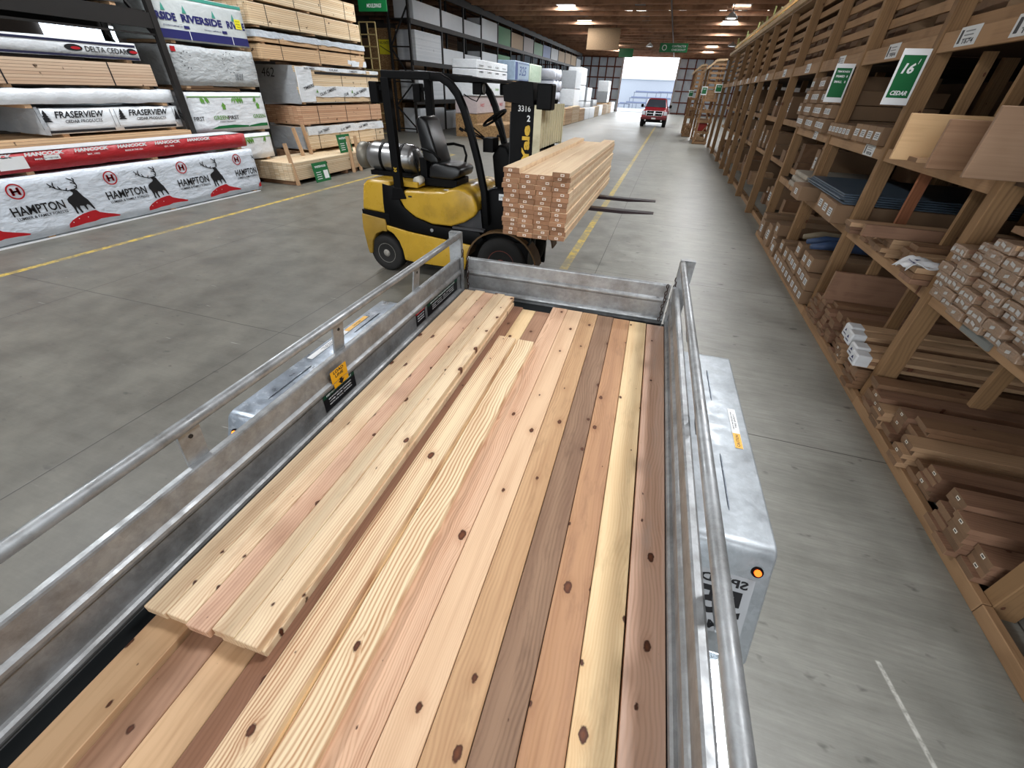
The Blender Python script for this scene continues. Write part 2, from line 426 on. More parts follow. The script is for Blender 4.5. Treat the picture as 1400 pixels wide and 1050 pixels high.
M_rack = wood('rack_timber', (142,110,76), (98,72,48), 'Z', 40, .5, .35, rough=.75)
M_rackX = wood('rack_timber_rail', (142,112,80), (98,72,48), 'Y', 40, .5, .35, rough=.75)
M_joist = wood('roof_timber', (172,132,104), (110,78,58), 'X', 20, .6, .0, rough=.8)
M_pack = packwood('lumber_pack', (228,210,180), (200,172,136))
M_packB = packwood('lumber_pack_tan', (218,188,150), (182,146,110))
M_packR = packwood('lumber_pack_weathered', (186,150,116), (120,86,62))
M_card = flat('cardboard', (138,110,84), .75, 0., .12, 3., rv=.4)
M_osb = None
def osb():
    k = NT('osb_board'); v = k.coord(); vo = k.n('ShaderNodeTexVoronoi', {'Vector':k.vec('MULTIPLY', v, (22.,22.,30.)),'Scale':1.}).outputs['Color']
    g = k.n('ShaderNodeSeparateColor', {0:vo}).outputs[1]
    k.out(k.mix(g, C(118,88,54), C(172,138,94)), .8); return k.m
M_osb = osb()
# ------------------------------------------------------------ setting
def struct(o): o['kind'] = 'structure'; return o
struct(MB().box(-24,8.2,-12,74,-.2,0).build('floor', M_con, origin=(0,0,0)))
k = NT('yard_ground'); k.out(C(196,200,206), .6); 
struct(MB().box(-40,30,74.02,130,-.25,-.02).build('floor_yard', k.m))
# ceiling: sheathing with gaps of daylight is one deck, joists and girders below it
def deckmat():
    k = NT('roof_sheathing'); v = k.coord(False); q = k.n('ShaderNodeSeparateXYZ', {0:v}).outputs
    b = k.n('ShaderNodeTexWhiteNoise', {'Vector':k.n('ShaderNodeCombineXYZ', {0:k.math('FLOOR', k.math('DIVIDE', q[0], 1.2)),1:k.math('FLOOR', k.math('DIVIDE', q[1], .9)),2:0.}).outputs[0]}).outputs[0]
    col = k.mix(b, C(96,72,56), C(160,126,100))
    col = k.mix(k.noise(k.vec('MULTIPLY', v, (2.,12.,1.)), 1., 4.), col, C(106,76,58))
    k.out(col, .8); return k.m
M_deck = deckmat()
struct(MB().box(-24,8.2,-12,74,6.45,6.6).build('ceiling', M_deck, origin=(0,0,6.5)))
n = 0
jm = MB()
yy = -11.5
while yy < 72:
    jm.box(-23.9,8.1,yy,yy+.09,6.12,6.448); yy += 2.12
yy = -11.2
while yy < 72:
    jm.box(-23.9,8.1,yy,yy+.045,6.33,6.448); yy += .53
struct(jm.build('trim_1', M_joist))
gm = MB()
for gx in (-14.2,-1.2,):
    gm.box(gx-.04,gx+.04,-11.9,71.9,6.10,6.119)
struct(gm.build('trim_2', flat('dark_timber', (60,38,26), .8)))
# insulation strips between the roof lights, foil faced
im = MB()
for (x0,x1) in ((-7.95,-6.75),(-3.3,-2.7),(1.95,2.95)):
    im.box(x0,x1,-11.5,71.5,6.318,6.326)
M_foil = flat('foil_strip', (128,136,146), .4, .3, .2)
struct(im.build('trim_3', M_foil))
M_sky = emit('skylight_panel', (235,245,255), 6.)
sk = MB()
for yy in SKYY:
    sk.box(-7.85,-6.85,yy-.65,yy+.65,6.30,6.316); sk.box(2.0,2.9,yy+.1,yy+1.1,6.30,6.316)
sk = struct(sk.build('window_1', M_sky))
gp = MB()
random.seed(3)
for i in range(150):
    gx = random.uniform(-5,6); gy = random.choice([12.5,14.6,18.8,23,29.3,34.5,39.8,42.9,50.3]) + random.uniform(-.05,.35)
    gp.box(gx,gx+random.uniform(.05,.45),gy,gy+.05,6.31,6.329)
struct(gp.build('window_2', emit('roof_gap_daylight', (255,250,240), 3.)))
# walls
M_wall = flat('dim_siding', (74,66,60), .85)
def sheet():
    k = NT('translucent_sheet'); v = k.coord(False); c_ = k.mix(k.noise(v,1.5,3.), C(178,182,186), C(218,222,224)); k.out(c_, .6)
    tl = k.n('ShaderNodeBsdfTranslucent', {0:c_}); mx = k.n('ShaderNodeMixShader', {0:.35}); k.t.links.new(k.b.outputs[0], mx.inputs[1]); k.t.links.new(tl.outputs[0], mx.inputs[2])
    k.t.links.new(mx.outputs[0], k.t.nodes['Material Output'].inputs[0]); return k.m
M_sheet = sheet(); M_rust = flat('rust_red_girt', (112,58,40), .7)
struct(MB().box(-24.2,-24,-12,74,0,6.45).build('wall_left', M_wall))
struct(MB().box(8.2,8.4,-12,74,0,6.45).build('wall_right', M_wall))
w = MB(); w.box(-24,-7.6,-12.2,-12,0,6.45); w.box(1.6,8.2,-12.2,-12,0,6.45); w.box(-7.6,1.6,-12.2,-12,5.9,6.45)  # opening left in the unseen wall to let sky light in
struct(w.build('wall_back', M_wall))
def farwall():
    w = MB(); w.box(-24,-7.6,72,72.12,0,6.2); w.box(-.4,8.2,72,72.12,0,6.2); w.box(-24,8.2,72,72.12,6.2,6.45)
    struct(w.build('wall_far', M_sheet))
    g = MB(); g2 = MB()
    for a,b in ((-23.8,-7.6),(-.4,8.0)):
        x = a
        while x <= b+.01:
            g.box(x-.07,x+.07,71.78,71.99,0,6.2); x += (b-a)/round((b-a)/1.05)
        for z in (.12,1.35,2.6,3.85,5.05,6.1): g.box(a,b,71.86,71.98,z-.07,z+.07)
    struct(g.build('trim_4', M_rust))
farwall()
struct(MB().box(-7.75,-7.6,71.7,72.2,0,6.2).box(-.4,-.25,71.7,72.2,0,6.2).build('trim_5', flat('door_jamb', (190,190,188), .6)))
# far left window band of daylight behind the stacks
wl = MB()
for a in range(5): wl.box(-23.99,-23.9,14.5+a*.56,14.98+a*.56,3.0,3.72)
struct(wl.build('window_3', emit('window_daylight', (225,240,255), 5.)))
# ------------------------------------------------------------ yard behind the far door
y = thing('storage_shed', 'pale corrugated yard building seen through the bright far doorway', 'building', (-4,96,0))
k = NT('pale_corrugated'); v = k.coord(False); wv = k.n('ShaderNodeTexWave', {'Vector':v,'Scale':3.}).outputs[0]
k.out(k.mix(wv, C(150,156,168), C(205,210,218)), .6); M_corr = k.m
MB().box(-16,8,96,99,0,4.3).build('wall', M_corr, y); MB().box(-16.3,8.3,95.7,99.5,4.3,4.5).build('roof', M_white, y)
M_lum = flat('pale_metal', (128,134,150), .6)
for i,(x0,x1,z) in enumerate(((-8.5,-4.2,.7),(-7.8,-.2,1.45),(-7.2,-2.4,2.3),(-3.4,.6,2.35),(-9.8,-7.6,.5))):
    t = thing('storage_rack', ['low pale rack shelf in the yard beyond the far doorway','long middle rack shelf in the yard beyond the far doorway','upper left rack arm level in the yard beyond the far doorway','upper right rack level in the yard beyond the far doorway','short pale bench at the left of the far yard'][i], 'rack', ((x0+x1)/2,92-i*.3*0+i*.5,0), group='yard racks')
    yb = 92+i*.5
    for xx in (x0+.1,(x0+x1)/2,x1-.1): MB().box(xx-.05,xx+.05,yb-.05,yb+.05,0,z).build('post', M_lum, t)
    MB().box(x0,x1,yb-.2,yb+.2,z,z+.12).build('shelf', M_lum, t)
    MB().box(x0+.3,x1-.5,yb-.18,yb+.18,z+.12,z+.3,.02).build('pipe_stack', flat('bluish_goods', (120,130,160), .6), t)
# ------------------------------------------------------------ trailer (built in its own axes, 1.4 degrees off the aisle)
tr = thing('utility_trailer', 'galvanised open utility trailer loaded with cedar boards in the foreground', 'trailer', wt(-.52,1.6,0), TA, org=(-.52,1.6,0))
YN, YF = -.36, 3.46; XL, XR = -1.462, .418; ZD = .545
MB().box(XL,XR,YN,YF,.49,ZD).build('deck', M_dark, tr)
MB().box(XL-.02,XL+.06,YN,YF+.05,.36,.489).box(XR-.06,XR+.02,YN,YF+.05,.36,.489).box(XL+.06,XR-.06,YF-.05,YF+.05,.36,.489).box(XL+.06,XR-.06,YN,YN+.08,.36,.489).build('frame', M_galv, tr, bevel=.004)
def wprof(s):
    P = [(0,.485),(0,.568),(.012,.572),(.022,.58),(.026,.592),(.022,.604),(.012,.612),(0,.616),(0,.738),(.008,.742),(.016,.752),(.018,.764),(.016,.776),(.006,.784),(0,.788),(0,.884),(-.003,.892),(-.012,.895),(-.034,.895),(-.042,.890),(-.042,.868)]
    return [(s*a, z) for a,z in P]
MB().sweep([(XL+a,z) for a,z in wprof(1)], 'Y', YN, YF-.03, .003).build('side_panel', M_galv, tr, smooth=False)
MB().sweep([(XR-.002-(z-.49)*.078+a*.95,z) for a,z in wprof(-1)], 'Y', YN, YF-.03, -.003).build('side_panel', M_galv, tr)
MB().sweep([(YF-.008+a,z) for a,z in wprof(-1)], 'X', XL+.06, XR-.05, -.003).build('tailgate', M_galv, tr)
MB().sweep([(YN+a,z) for a,z in wprof(1)], 'X', XL+.05, XR-.05, .003).build('front_panel', M_galv, tr)
ZT = 1.085
for xt, s in ((-1.468,-1),(.406,1)):
    MB().tube([(xt,YN,ZT),(xt,3.30,ZT),(xt,3.44,ZT)], .0245, 20).build('top_rail', M_galv, tr, smooth=True)
    # corner post channel
    xo = xt + s*.085
    a,b = min(xt-s*.012,xo), max(xt-s*.012,xo)
    c = MB().box(a,b,3.425,3.432,.40,1.11); c.box(a,b,3.425,3.475,1.104,1.112); c.box(min(xo,xo+s*.005),max(xo,xo+s*.005),3.425,3.475,.40,1.11); c.box(min(xt-s*.018,xt-s*.012),max(xt-s*.018,xt-s*.012),3.425,3.475,.40,1.11)
    c.build('corner_post', M_galv, tr)
    for yy in (.79,1.71,2.65):
        xi = (XL if s<0 else XR)
        MB().prism([(xi+s*.042,.845),(xi+s*.050,.845),(xt+s*.012,ZT-.012),(xt+s*.0,ZT-.015)],'Y',yy-.045,yy+.045).build('rail_bracket', M_galv, tr)
        MB().cyl((xi+s*.044,yy,.878),(xi+s*.056,yy,.878),.009,10).cyl((xt+s*.004,yy,ZT-.06),(xt+s*.014,yy,ZT-.06),.009,10).build('bolt', M_steel, tr)
    # tail gate chain and hinge hardware
    ch = MB(); x0 = (XL if s<0 else XR) - s*.028
    for kk, (dx,dy) in enumerate(((0,0),(-s*.052,.0))):
        for i in range(13 if kk==0 else 11):
            z = .955-i*.029 if kk==0 else .90-i*.029; m = Matrix.Rotation((i%2)*math.pi/2,3,'Z')
            pts = [Vector((.009*math.cos(t),0,.017*math.sin(t))) for t in [j*math.pi/5 for j in range(10)]]
            o = Vector((x0+dx+.004*math.sin(i*1.7),3.425-.02*kk+.004*math.cos(i*2.1),z))
            ch.tube([m@p+o for p in pts], .0035, 6, closed=True)
    ch.build('chain', flat('rusty_chain', (58,40,32), .6, .4), tr, smooth=True)
    MB().box(x0-.012,x0+.012,3.40,3.425,.58,.9).build('gate_latch', M_galv, tr, bevel=.003)
    # mudguard box beside the wheels
    xa, xb = (XL-.035, XL-.352) if s<0 else (XR+.03, XR+.342)
    a,b = min(xa,xb), max(xa,xb)
    prof = [(.955,.30),(1.148,.692),(1.156,.715),(1.168,.735),(1.186,.748),(1.21,.752),(2.63,.752),(2.655,.748),(2.68,.73),(2.70,.70),(2.86,.30)]
    fn = MB().prism(prof,'X',a,b).build('mudguard', M_galv2 if s<0 else galv('galvanised_fender',(168,175,180),(138,143,147),.42,.45,.12), tr, bevel=.012, seg=3)
    for p in fn.data.polygons: p.use_smooth = True
    fn.modifiers['bevel'].angle_limit = math.radians(50)
    for (y0,y1) in ((1.33,1.68),(2.12,2.45)):
        for xx in ((b-.16),(a+.11)):
            bd = MB(); bd.tube([(xx,y0,.751),(xx,y0+.03,.754),(xx,y1-.03,.754),(xx,y1,.751)], [.002,.004,.004,.002], 8)
            bd.build('pressed_bead', M_galv2, tr, smooth=True)
    # stickers on the top of the guard
    if s > 0: cx, yy0, yy1, ys = xb-.065, 1.745, 2.07, 1.86
    else: cx, yy0, yy1, ys = xb+.05, 1.74, 2.36, 2.12
    d = MB(); R = (0,1,0) ; U = (-1,0,0)
    rect_on(d, yy1-yy0, .038, (cx,(yy0+yy1)/2,.7535), R, U, 0)
    rect_on(d, (ys-yy0) if s>0 else (yy1-ys), .036, (cx,(yy0+ys)/2 if s>0 else (ys+yy1)/2,.7537), R, U, 1)
    text_on(d, 'TIRE SAFETY', (cx+.006,(ys+yy1)/2 if s>0 else (yy0+ys)/2,.754), R, U, .008, .12, 2)
    text_on(d, 'CHECK TIRE PRESSURE OFTEN', (cx-.007,(ys+yy1)/2 if s>0 else (yy0+ys)/2,.754), R, U, .006, .15, 2)
    text_on(d, 'CAUTION', (cx,(yy0+ys)/2 if s>0 else (ys+yy1)/2,.754), R, U, .014, .09, 2)
    decal(d, 'sticker', [M_white, flat('amber_sticker',(228,170,40),.4,0,.05), M_ink], tr)
    # marker lamp on the sloped nose
    nrm = Vector((0,-.898,.44)).normalized()
    lx = xb - s*.055; ly, lz = 1.134, .664
    lc = Vector((lx,ly,lz))
    MB().cyl(lc-nrm*.004, lc+nrm*.006, .022, 20).build('lamp_bezel', M_black, tr)
    lens = MB().cyl(lc+nrm*.006, lc+nrm*.013, .013, 16).build('marker_lamp', emit('amber_lamp', (255,96,24), 3.2) if s>0 else emit('amber_lamp_dim', (255,140,40), 2.2), tr)
    # wheel
    wx = (a+b)/2
    for wy in (1.93,):
        wh = MB().lathe((wx,wy,.33),'X',[(.17,-.085),(.29,-.1),(.325,-.075),(.33,0),(.325,.075),(.29,.1),(.17,.085)],32).build('wheel', M_rub, tr, smooth=True)
    d = MB()
MBx = None
# speed plate is printed mirror-wise so that drivers can read it in the mirror
d = MB(); up = Vector((0,.44,.898)).normalized(); Rm = (-1,0,0); ctr = Vector((.578,.985,.40)) 
nrm = Vector((0,-.898,.44)).normalized()
def on_nose(zc): t = (zc-.30)/(.655-.30); return .955+t*(1.13-.955)
cz = .513
upn = Vector((0,1.13-.955,.655-.30)).normalized(); nn = Vector((0,-(.655-.30),1.13-.955)).normalized()
ctr = Vector((.602,on_nose(cz),cz)) + nn*.0012
R_ = Vector((1,0,0))
rect_on(d, .215, .26, ctr, R_, upn, 0)
for s_, dz, h, w_ in (('SPEED',.098,.036,.175),('55',.005,.12,.17),('LIMIT',-.10,.036,.17)):
    text_on(d, s_, ctr+upn*dz+nn*.0006, -R_, upn, h, w_, 1, off=.03)
decal(d, 'speed_sticker', [flat('speed_sticker_grey',(176,180,184),.5,0,.05), M_ink], tr)
# running board behind the right guard
MB().box(.44,.615,-.34,.90,.40,.412).box(.44,.615,.894,.90,.36,.44).build('running_board', galv('bright_galvanised',(196,204,210),(120,126,130),.22,.9,.4), tr)
# wall decals
d = MB(); R=(0,1,0); U=(0,0,1); xw = XL+.0016
rect_on(d,.14,.075,(xw+.016,1.60,.81),R,U,0); rect_on(d,.13,.03,(xw+.02,1.60,.757),R,U,0)
text_on(d,'LOAD',(xw+.0168,1.60,.832),R,U,.02,.09,1,off=.03); text_on(d,'LINE',(xw+.0168,1.60,.806),R,U,.018,.07,1,off=.03)
poly_on(d,[(-.012,.012),(.012,.012),(.012,-.002),(.028,-.002),(0,-.028),(-.028,-.002),(-.012,-.002)],(xw+.0208,1.60,.767),R,U,1)
decal(d,'load_line_sticker',[flat('orange_yellow',(232,170,20),.45,0,.08), M_ink],tr)
def sidedecal(x, sgn, y0, y1, z0, z1, head, name, lines, hcol):
    d = MB(); R = (0,sgn,0); c = ((y0+y1)/2,(z0+z1)/2); w = y1-y0; h = z1-z0
    rect_on(d,w,h,(x,c[0],c[1]),R,U,0); rect_on(d,w,h*.22,(x+sgn*.0007,c[0],z1-h*.11),R,U,1)
    text_on(d,head,(x+sgn*.0012,c[0],z1-h*.11),R,U,h*.11,w*.8,2)
    for i,t in enumerate(lines): text_on(d,t,(x+sgn*.0012,c[0],z1-h*(.36+.17*i)),R,U,h*.07,w*.72,2)
    decal(d,name,[M_ink,hcol,M_white],tr)
dg = flat('dark_green_print',(22,66,48),.5,0,.05)
sidedecal(xw,1,1.45,1.738,.628,.735,'KEEP HEAVIER LOAD IN FRONT','load_safety_sticker',['60% OF CARGO WEIGHT FORWARD','40%','SECURE ALL CARGO'],dg)
sidedecal(xw,1,2.73,3.335,.63,.733,'IMPORTANT TRAILER USER INSTRUCTIONS','instruction_sticker',['READ BEFORE TOWING    45 MPH    FASTEN SEAT BELTS','TIRES   LIGHTS   CHAINS   BRAKES','CHECK COUPLER BEFORE EACH TRIP'],dg)
sidedecal(xw,1,2.54,2.69,.632,.75,'WARNING','warning_sticker',['STAY OUT OF','THE TRAILER','WHILE MOVING'],M_red)
xr = XR-.0016
d = MB(); R=(0,-1,0)
rect_on(d,.14,.06,(xr-.018,1.66,.80),R,U,0); text_on(d,'LOAD',(xr-.0186,1.66,.807),R,U,.02,.09,1,off=.03)
decal(d,'load_line_sticker',[flat('orange_yellow',(232,170,20),.45,0,.08), M_ink],tr)
sidedecal(xr,-1,1.42,1.86,.63,.725,'KEEP HEAVIER LOAD IN FRONT','load_safety_sticker',['60% OF CARGO WEIGHT FORWARD','40%'],dg)
# ------------------------------------------------------------ boards on the trailer
WD = {
 'pink_cathedral': wood('cedar_pink_cathedral',(228,190,158),(178,128,98),'Y',105,.7,.6,wob=.035,flatness=.015,rough=.5),
 'blush': wood('cedar_blush',(232,198,162),(196,152,118),'Y',120,.4,.85,rough=.5),
 'tan': wood('cedar_tan',(206,168,128),(160,118,84),'Y',60,.4,.8,rough=.5,blotch=(182,142,104)),
 'brown': wood('cedar_brown',(154,124,100),(106,80,62),'Y',60,.45,.85,rough=.5,blotch=(122,92,74)),
 'orange': wood('cedar_orange',(194,150,112),(148,104,72),'Y',70,.4,.8,rough=.5,blotch=(164,122,94)),
 'yellow': wood('cedar_yellow',(238,210,164),(210,168,120),'Y',90,.4,.85,rough=.5,blotch=(224,188,140)),
 'pinkbrown': wood('cedar_pink_brown',(220,180,154),(184,140,114),'Y',70,.5,.8,rough=.5,blotch=(234,204,186)),
 'cream': wood('cedar_cream',(240,218,182),(198,156,120),'Y',80,.7,.85,rough=.5,wob=.012,flatness=.006,blotch=(214,176,140),ky=4.6),
 'rosy': wood('cedar_rosy',(222,186,156),(176,130,104),'Y',80,.7,.85,rough=.5,wob=.012,flatness=.006,blotch=(194,150,124),ky=4.6),
 'striped': wood('cedar_striped',(242,218,180),(178,128,92),'Y',85,1.1,.3,rough=.5,wob=.008,flatness=.004),
 'striped2': wood('cedar_striped_wide',(244,222,184),(192,146,106),'Y',60,1.05,.35,rough=.5,wob=.02,flatness=.01),
 'red': wood('cedar_red_brown',(156,116,92),(116,80,62),'Y',60,.45,.7,rough=.5),
 'low_tan': wood('cedar_flat_tan',(214,178,138),(180,140,102),'Y',40,.3,.6,rough=.55),
 'low_brown': wood('cedar_flat_brown',(172,134,108),(132,98,76),'Y',40,.4,.85,rough=.55),
}
def board(x0,x1,y0,y1,z0,z1,m,label,group,skew=0.,c=.0025):
    b = MB().box(x0,x1,y0,y1,z0,z1,c).build('cedar_board', WD[m])
    rot_trailer(b); b.rotation_euler[2] += skew
    return tag(b,label,'board',group)
G1 = 'wide cedar boards laid flat on the trailer deck'
ZB, ZTb = .547, .585
yn = -.33
rb = [(-.566,-.434,3.375,'pink_cathedral','wide pinkish cedar board with swirling cathedral grain, beside the striped raised boards'),
 (-.431,-.300,3.37,'blush','pale blush wide cedar board right of the cathedral-grained one'),
 (-.297,-.168,3.365,'tan','tan wide cedar board with oval knots, just left of the dark brown board'),
 (-.165,-.034,3.355,'brown','darkest grey-brown wide cedar board in the middle of the right-hand row'),
 (-.031,.101,3.345,'orange','orange-brown wide cedar board right of the darkest board'),
 (.104,.238,3.34,'yellow','pale yellow wide cedar board second from the right trailer wall'),
 (.246,.382,3.335,'pinkbrown','pinkish brown wide cedar board lying against the right trailer wall')]
for x0,x1,yf,m,l in rb: board(x0,x1,yn,yf,ZB,ZTb,m,l,G1)
board(-1.346,-1.206,yn,3.30,ZB,.607,'low_tan','light tan thick board by the left trailer wall, running under the narrow board stack',G1)
board(-1.198,-1.078,yn,3.30,ZB,ZTb,'low_brown','brown knotted board second from the left trailer wall, partly under the stack',G1)
board(-1.075,-.944,yn,3.30,ZB,ZTb,'low_tan','warm tan board with one knot emerging from under the stack, third from the left wall',G1)
board(-.941,-.812,yn,3.27,ZB,ZTb,'red','dark red-brown board between the narrow stack and the striped boards',G1)
board(-.809,-.690,yn,3.24,ZB,ZTb,'yellow','yellow board whose far end shows behind the striped boards',G1)
board(-.687,-.569,yn,3.24,ZB,ZTb,'low_brown','brown board whose far end shows between the yellow end and the cathedral-grained board',G1)
G2 = 'striped cedar boards lying on top of the flat layer'
board(-.838,-.706,yn,2.655,.586,.622,'striped','left of the two raised cedar boards with strong pencil stripes',G2,-.002)
board(-.682,-.560,yn,2.645,.586,.624,'striped2','right of the two raised cedar boards, cream with flowing stripes',G2)
G3 = 'narrow cream boards stacked two high along the left trailer wall'
w = .0915
for i in range(5):
    x0 = -1.344+i*w
    if i < 4: board(x0+.012,x0+.1015,.362-.004*i,3.25,.6085,.646,'cream','lower-layer narrow cream board under the stack, '+ORDN[i]+' from the left wall',G3)
    y0 = (.338,.343,.334,.349,.345)[i]
    board(x0,x0+.0885,y0,3.24+.02*(i%2),.647,.685,('cream','cream','rosy','cream','cream')[i],('top narrow cream board nearest the left trailer wall','second top narrow cream board from the left wall','rosy streaked narrow board in the middle of the top layer','fourth top narrow cream board from the left wall','rightmost top narrow cream board with its knotty near end overhanging')[i],G3)
board(-.966,-.880,.352,3.21,.6085,.646,'cream','lower narrow cream board peeking out along the right edge of the stack',G3)
# ------------------------------------------------------------ forklift
fk = thing('forklift', 'yellow and black forklift carrying a stack of lumber beyond the trailer', 'forklift', (-2.3,5.43,0))
NY, FY = 4.88, 5.98
def sm(o):
    for p in o.data.polygons: p.use_smooth = True
    return o
# counterweight
cwp = [(-3.60,.79),(-3.555,1.03),(-3.53,1.10),(-3.47,1.148),(-3.40,1.155),(-3.14,1.155),(-3.14,.76)]
sm(MB().prism(cwp,'Y',NY+.02,FY-.02).build('counterweight', M_yel, fk, bevel=.035, seg=4))
lo = [(-3.61,.745),(-3.625,.55),(-3.60,.30),(-3.585,.22),(-3.54,.22),(-3.50,.40),(-3.43,.50),(-3.33,.545),(-3.26,.545),(-3.26,.70)]
sm(MB().prism(lo,'Y',NY,FY).build('rear_bumper', flat('dusty_yellow',(150,118,40),.5,0,.25,4.,.4,dirt=(50,44,36)), fk, bevel=.015, seg=3))
MB().prism([(-3.60,.70),(-3.60,.795),(-3.2,.77),(-3.2,.66)],'Y',NY+.01,FY-.01).build('rear_band', M_black, fk, bevel=.006)
# black main frame with the swoosh under the hood
fr = [(-3.25,1.13),(-3.07,1.10),(-3.01,.90),(-2.85,.775),(-2.6,.70),(-2.34,.69),(-1.96,.69),(-1.90,.60),(-1.96,.53),(-2.38,.545),(-2.92,.585),(-3.27,.635),(-3.27,.9)]
sm(MB().prism(fr,'Y',NY+.015,FY-.015).build('chassis', M_black, fk, bevel=.008))
MB().cyl((-2.60,NY+.006,.64),(-2.60,NY+.016,.64),.022,14).build('fuel_cap', M_galv, fk)
# lower yellow side plates
sp = [(-3.255,.63),(-2.92,.58),(-2.39,.54),(-2.05,.515),(-2.12,.36),(-2.16,.19),(-2.86,.185),(-3.03,.20),(-3.05,.33),(-3.09,.44),(-3.16,.53),(-3.255,.575)]
for ya,yb in ((NY,NY+.03),(FY-.03,FY)):
    sm(MB().prism(sp,'Y',ya,yb).build('side_plate', M_yel, fk, bevel=.008))
MB().box(-3.0,-2.1,NY+.05,FY-.05,.16,.55).build('underbody', M_black, fk)
# engine hood, swept side profile
hp = [(-3.06,1.06),(-2.95,1.075),(-2.6,1.09),(-2.40,1.10),(-2.20,1.115),(-2.09,1.10),(-2.02,1.04),(-1.985,.94),(-2.05,.84),(-2.18,.77),(-2.34,.715),(-2.6,.71),(-2.83,.775),(-3.0,.89)]
hp = [(-3.06,1.05),(-2.95,1.07),(-2.6,1.085),(-2.42,1.10),(-2.34,1.135),(-2.24,1.155),(-2.14,1.145),(-2.06,1.10),(-2.01,1.02),(-1.985,.93),(-2.03,.86),(-2.16,.775),(-2.34,.71),(-2.6,.705),(-2.83,.765),(-2.97,.85),(-3.03,.95)]
sm(MB().prism(hp,'Y',NY+.03,FY-.03).build('engine_hood', M_yel, fk, bevel=.028, seg=4))
MB().box(-3.14,-2.80,NY+.1,FY-.1,1.10,1.162,.008).build('rear_cover', M_yel, fk)
d = MB(); rect_on(d,.085,.045,(-2.42,5.02,1.108),(1,0,0),(0,1,.05),0); decal(d,'label_plate',[M_lab],fk)
d = MB(); rect_on(d,.05,.02,(-2.88,NY+.0296,1.01),(1,0,0),(0,0,1),0); decal(d,'hood_badge',[M_ink],fk)
# floor plate, cowl, front fenders
MB().prism([(-2.33,.705),(-1.97,.93),(-1.965,.89),(-1.95,.70)],'Y',NY+.10,FY-.10).build('step_plate', flat('step_grey',(62,62,64),.7), fk)
MB().prism([(-2.32,.69),(-1.90,.69),(-1.90,.715),(-2.32,.715)],'Y',NY+.02,FY-.02).build('floor_plate', flat('step_grey',(62,62,64),.7), fk, bevel=.004)
cw = [(-1.95,.72),(-1.96,.90),(-1.93,1.06),(-1.89,1.16),(-1.80,1.19),(-1.58,1.17),(-1.50,1.10),(-1.50,.55),(-1.9,.55)]
sm(MB().prism(cw,'Y',NY+.10,FY-.10).build('front_cowl', M_black, fk, bevel=.03, seg=3))
dash = sm(MB().prism([(-1.86,1.16),(-1.90,1.50),(-1.82,1.62),(-1.72,1.60),(-1.62,1.40),(-1.58,1.16)],'Y',5.18,5.68).build('dashboard', M_black, fk, bevel=.025, seg=3))
d = MB(); rect_on(d,.07,.07,(-1.70,NY+.098,1.10),(1,0,0),(0,0,1),0); text_on(d,'LPG',(-1.70,NY+.0972,1.10),(1,0,0),(0,0,1),.022,.045,1); decal(d,'cowl_label',[M_lab,M_ink],fk)
ar = []
for ya,yb in ((NY-.02,NY+.22),(FY-.22,FY+.02)):
    P = [(-1.66+.45*math.cos(t), .30+.42*math.sin(t)) for t in [math.pi*(.97-.94*i/16) for i in range(17)]]
    MB().sweep(P,'Y',ya,yb,.02).build('front_fender', flat('fender_brown_yellow',(96,72,44),.6,0,.25,6.,.3,dirt=(60,34,26)), fk)
# wheels
def wheel(cx,cy,cz,r,w,hubm,name='wheel'):
    o = MB().lathe((cx,cy,cz),'Y',[(r*.56,-w*.46),(r*.62,-w*.5),(r*.90,-w*.5),(r*.97,-w*.42),(r,-w*.25),(r,w*.25),(r*.97,w*.42),(r*.90,w*.5),(r*.62,w*.5),(r*.56,w*.46)],40).build(name, M_rub, fk, smooth=True)
    h = MB().lathe((cx,cy,cz),'Y',[(r*.57,-w*.44),(r*.52,-w*.47),(r*.46,-w*.30),(r*.22,-w*.26),(r*.20,-w*.46),(r*.1,-w*.52),(0,-w*.52)],28)
    for i in range(6):
        a = i*math.pi/3; h.cyl((cx+r*.34*math.cos(a),cy-w*.30,cz+r*.34*math.sin(a)),(cx+r*.34*math.cos(a),cy-w*.22,cz+r*.34*math.sin(a)),r*.05,8)
    hb = h.build('wheel_rim', hubm, o, smooth=True)
    return o
M_hub = flat('worn_white_rim',(150,146,138),.5,.2,.3,30.,.4,dirt=(60,52,44)); M_hubr = flat('dusty_red_rim',(120,60,50),.6,0,.3,30.)
wheel(-3.33,NY+.13,.245,.245,.2,M_hub); wheel(-3.33,FY-.13,.245,.245,.2,M_hub)
wheel(-1.66,NY+.10,.33,.33,.24,M_hubr); wheel(-1.66,FY-.10,.33,.33,.24,M_hubr)
# seat
sb = MB(); 
sb = sm(MB().prism([(-2.80,1.40),(-2.70,1.36),(-2.58,1.36),(-2.62,1.50),(-2.72,1.80),(-2.78,1.85),(-2.84,1.84),(-2.87,1.78)],'Y',5.17,5.54).build('seat_back', flat('black_vinyl',(17,18,20),.36,0,.15,5.,.5), fk, bevel=.035, seg=4))
sm(MB().prism([(-2.72,1.20),(-2.70,1.34),(-2.62,1.375),(-2.34,1.355),(-2.28,1.32),(-2.30,1.24),(-2.40,1.20)],'Y',5.13,5.57).build('seat_cushion', flat('black_vinyl',(17,18,20),.36,0,.15,5.,.5), fk, bevel=.03, seg=4))
sb = MB().box(-2.80,-2.35,5.16,5.54,1.105,1.20); sb.box(-2.86,-2.76,5.18,5.52,1.12,1.42); sb.build('seat_base', M_black, fk, bevel=.01)
ar = MB().tube([(-2.76,5.62,1.52),(-2.60,5.65,1.54),(-2.46,5.65,1.52),(-2.42,5.64,1.42),(-2.44,5.62,1.30)],.016,8)
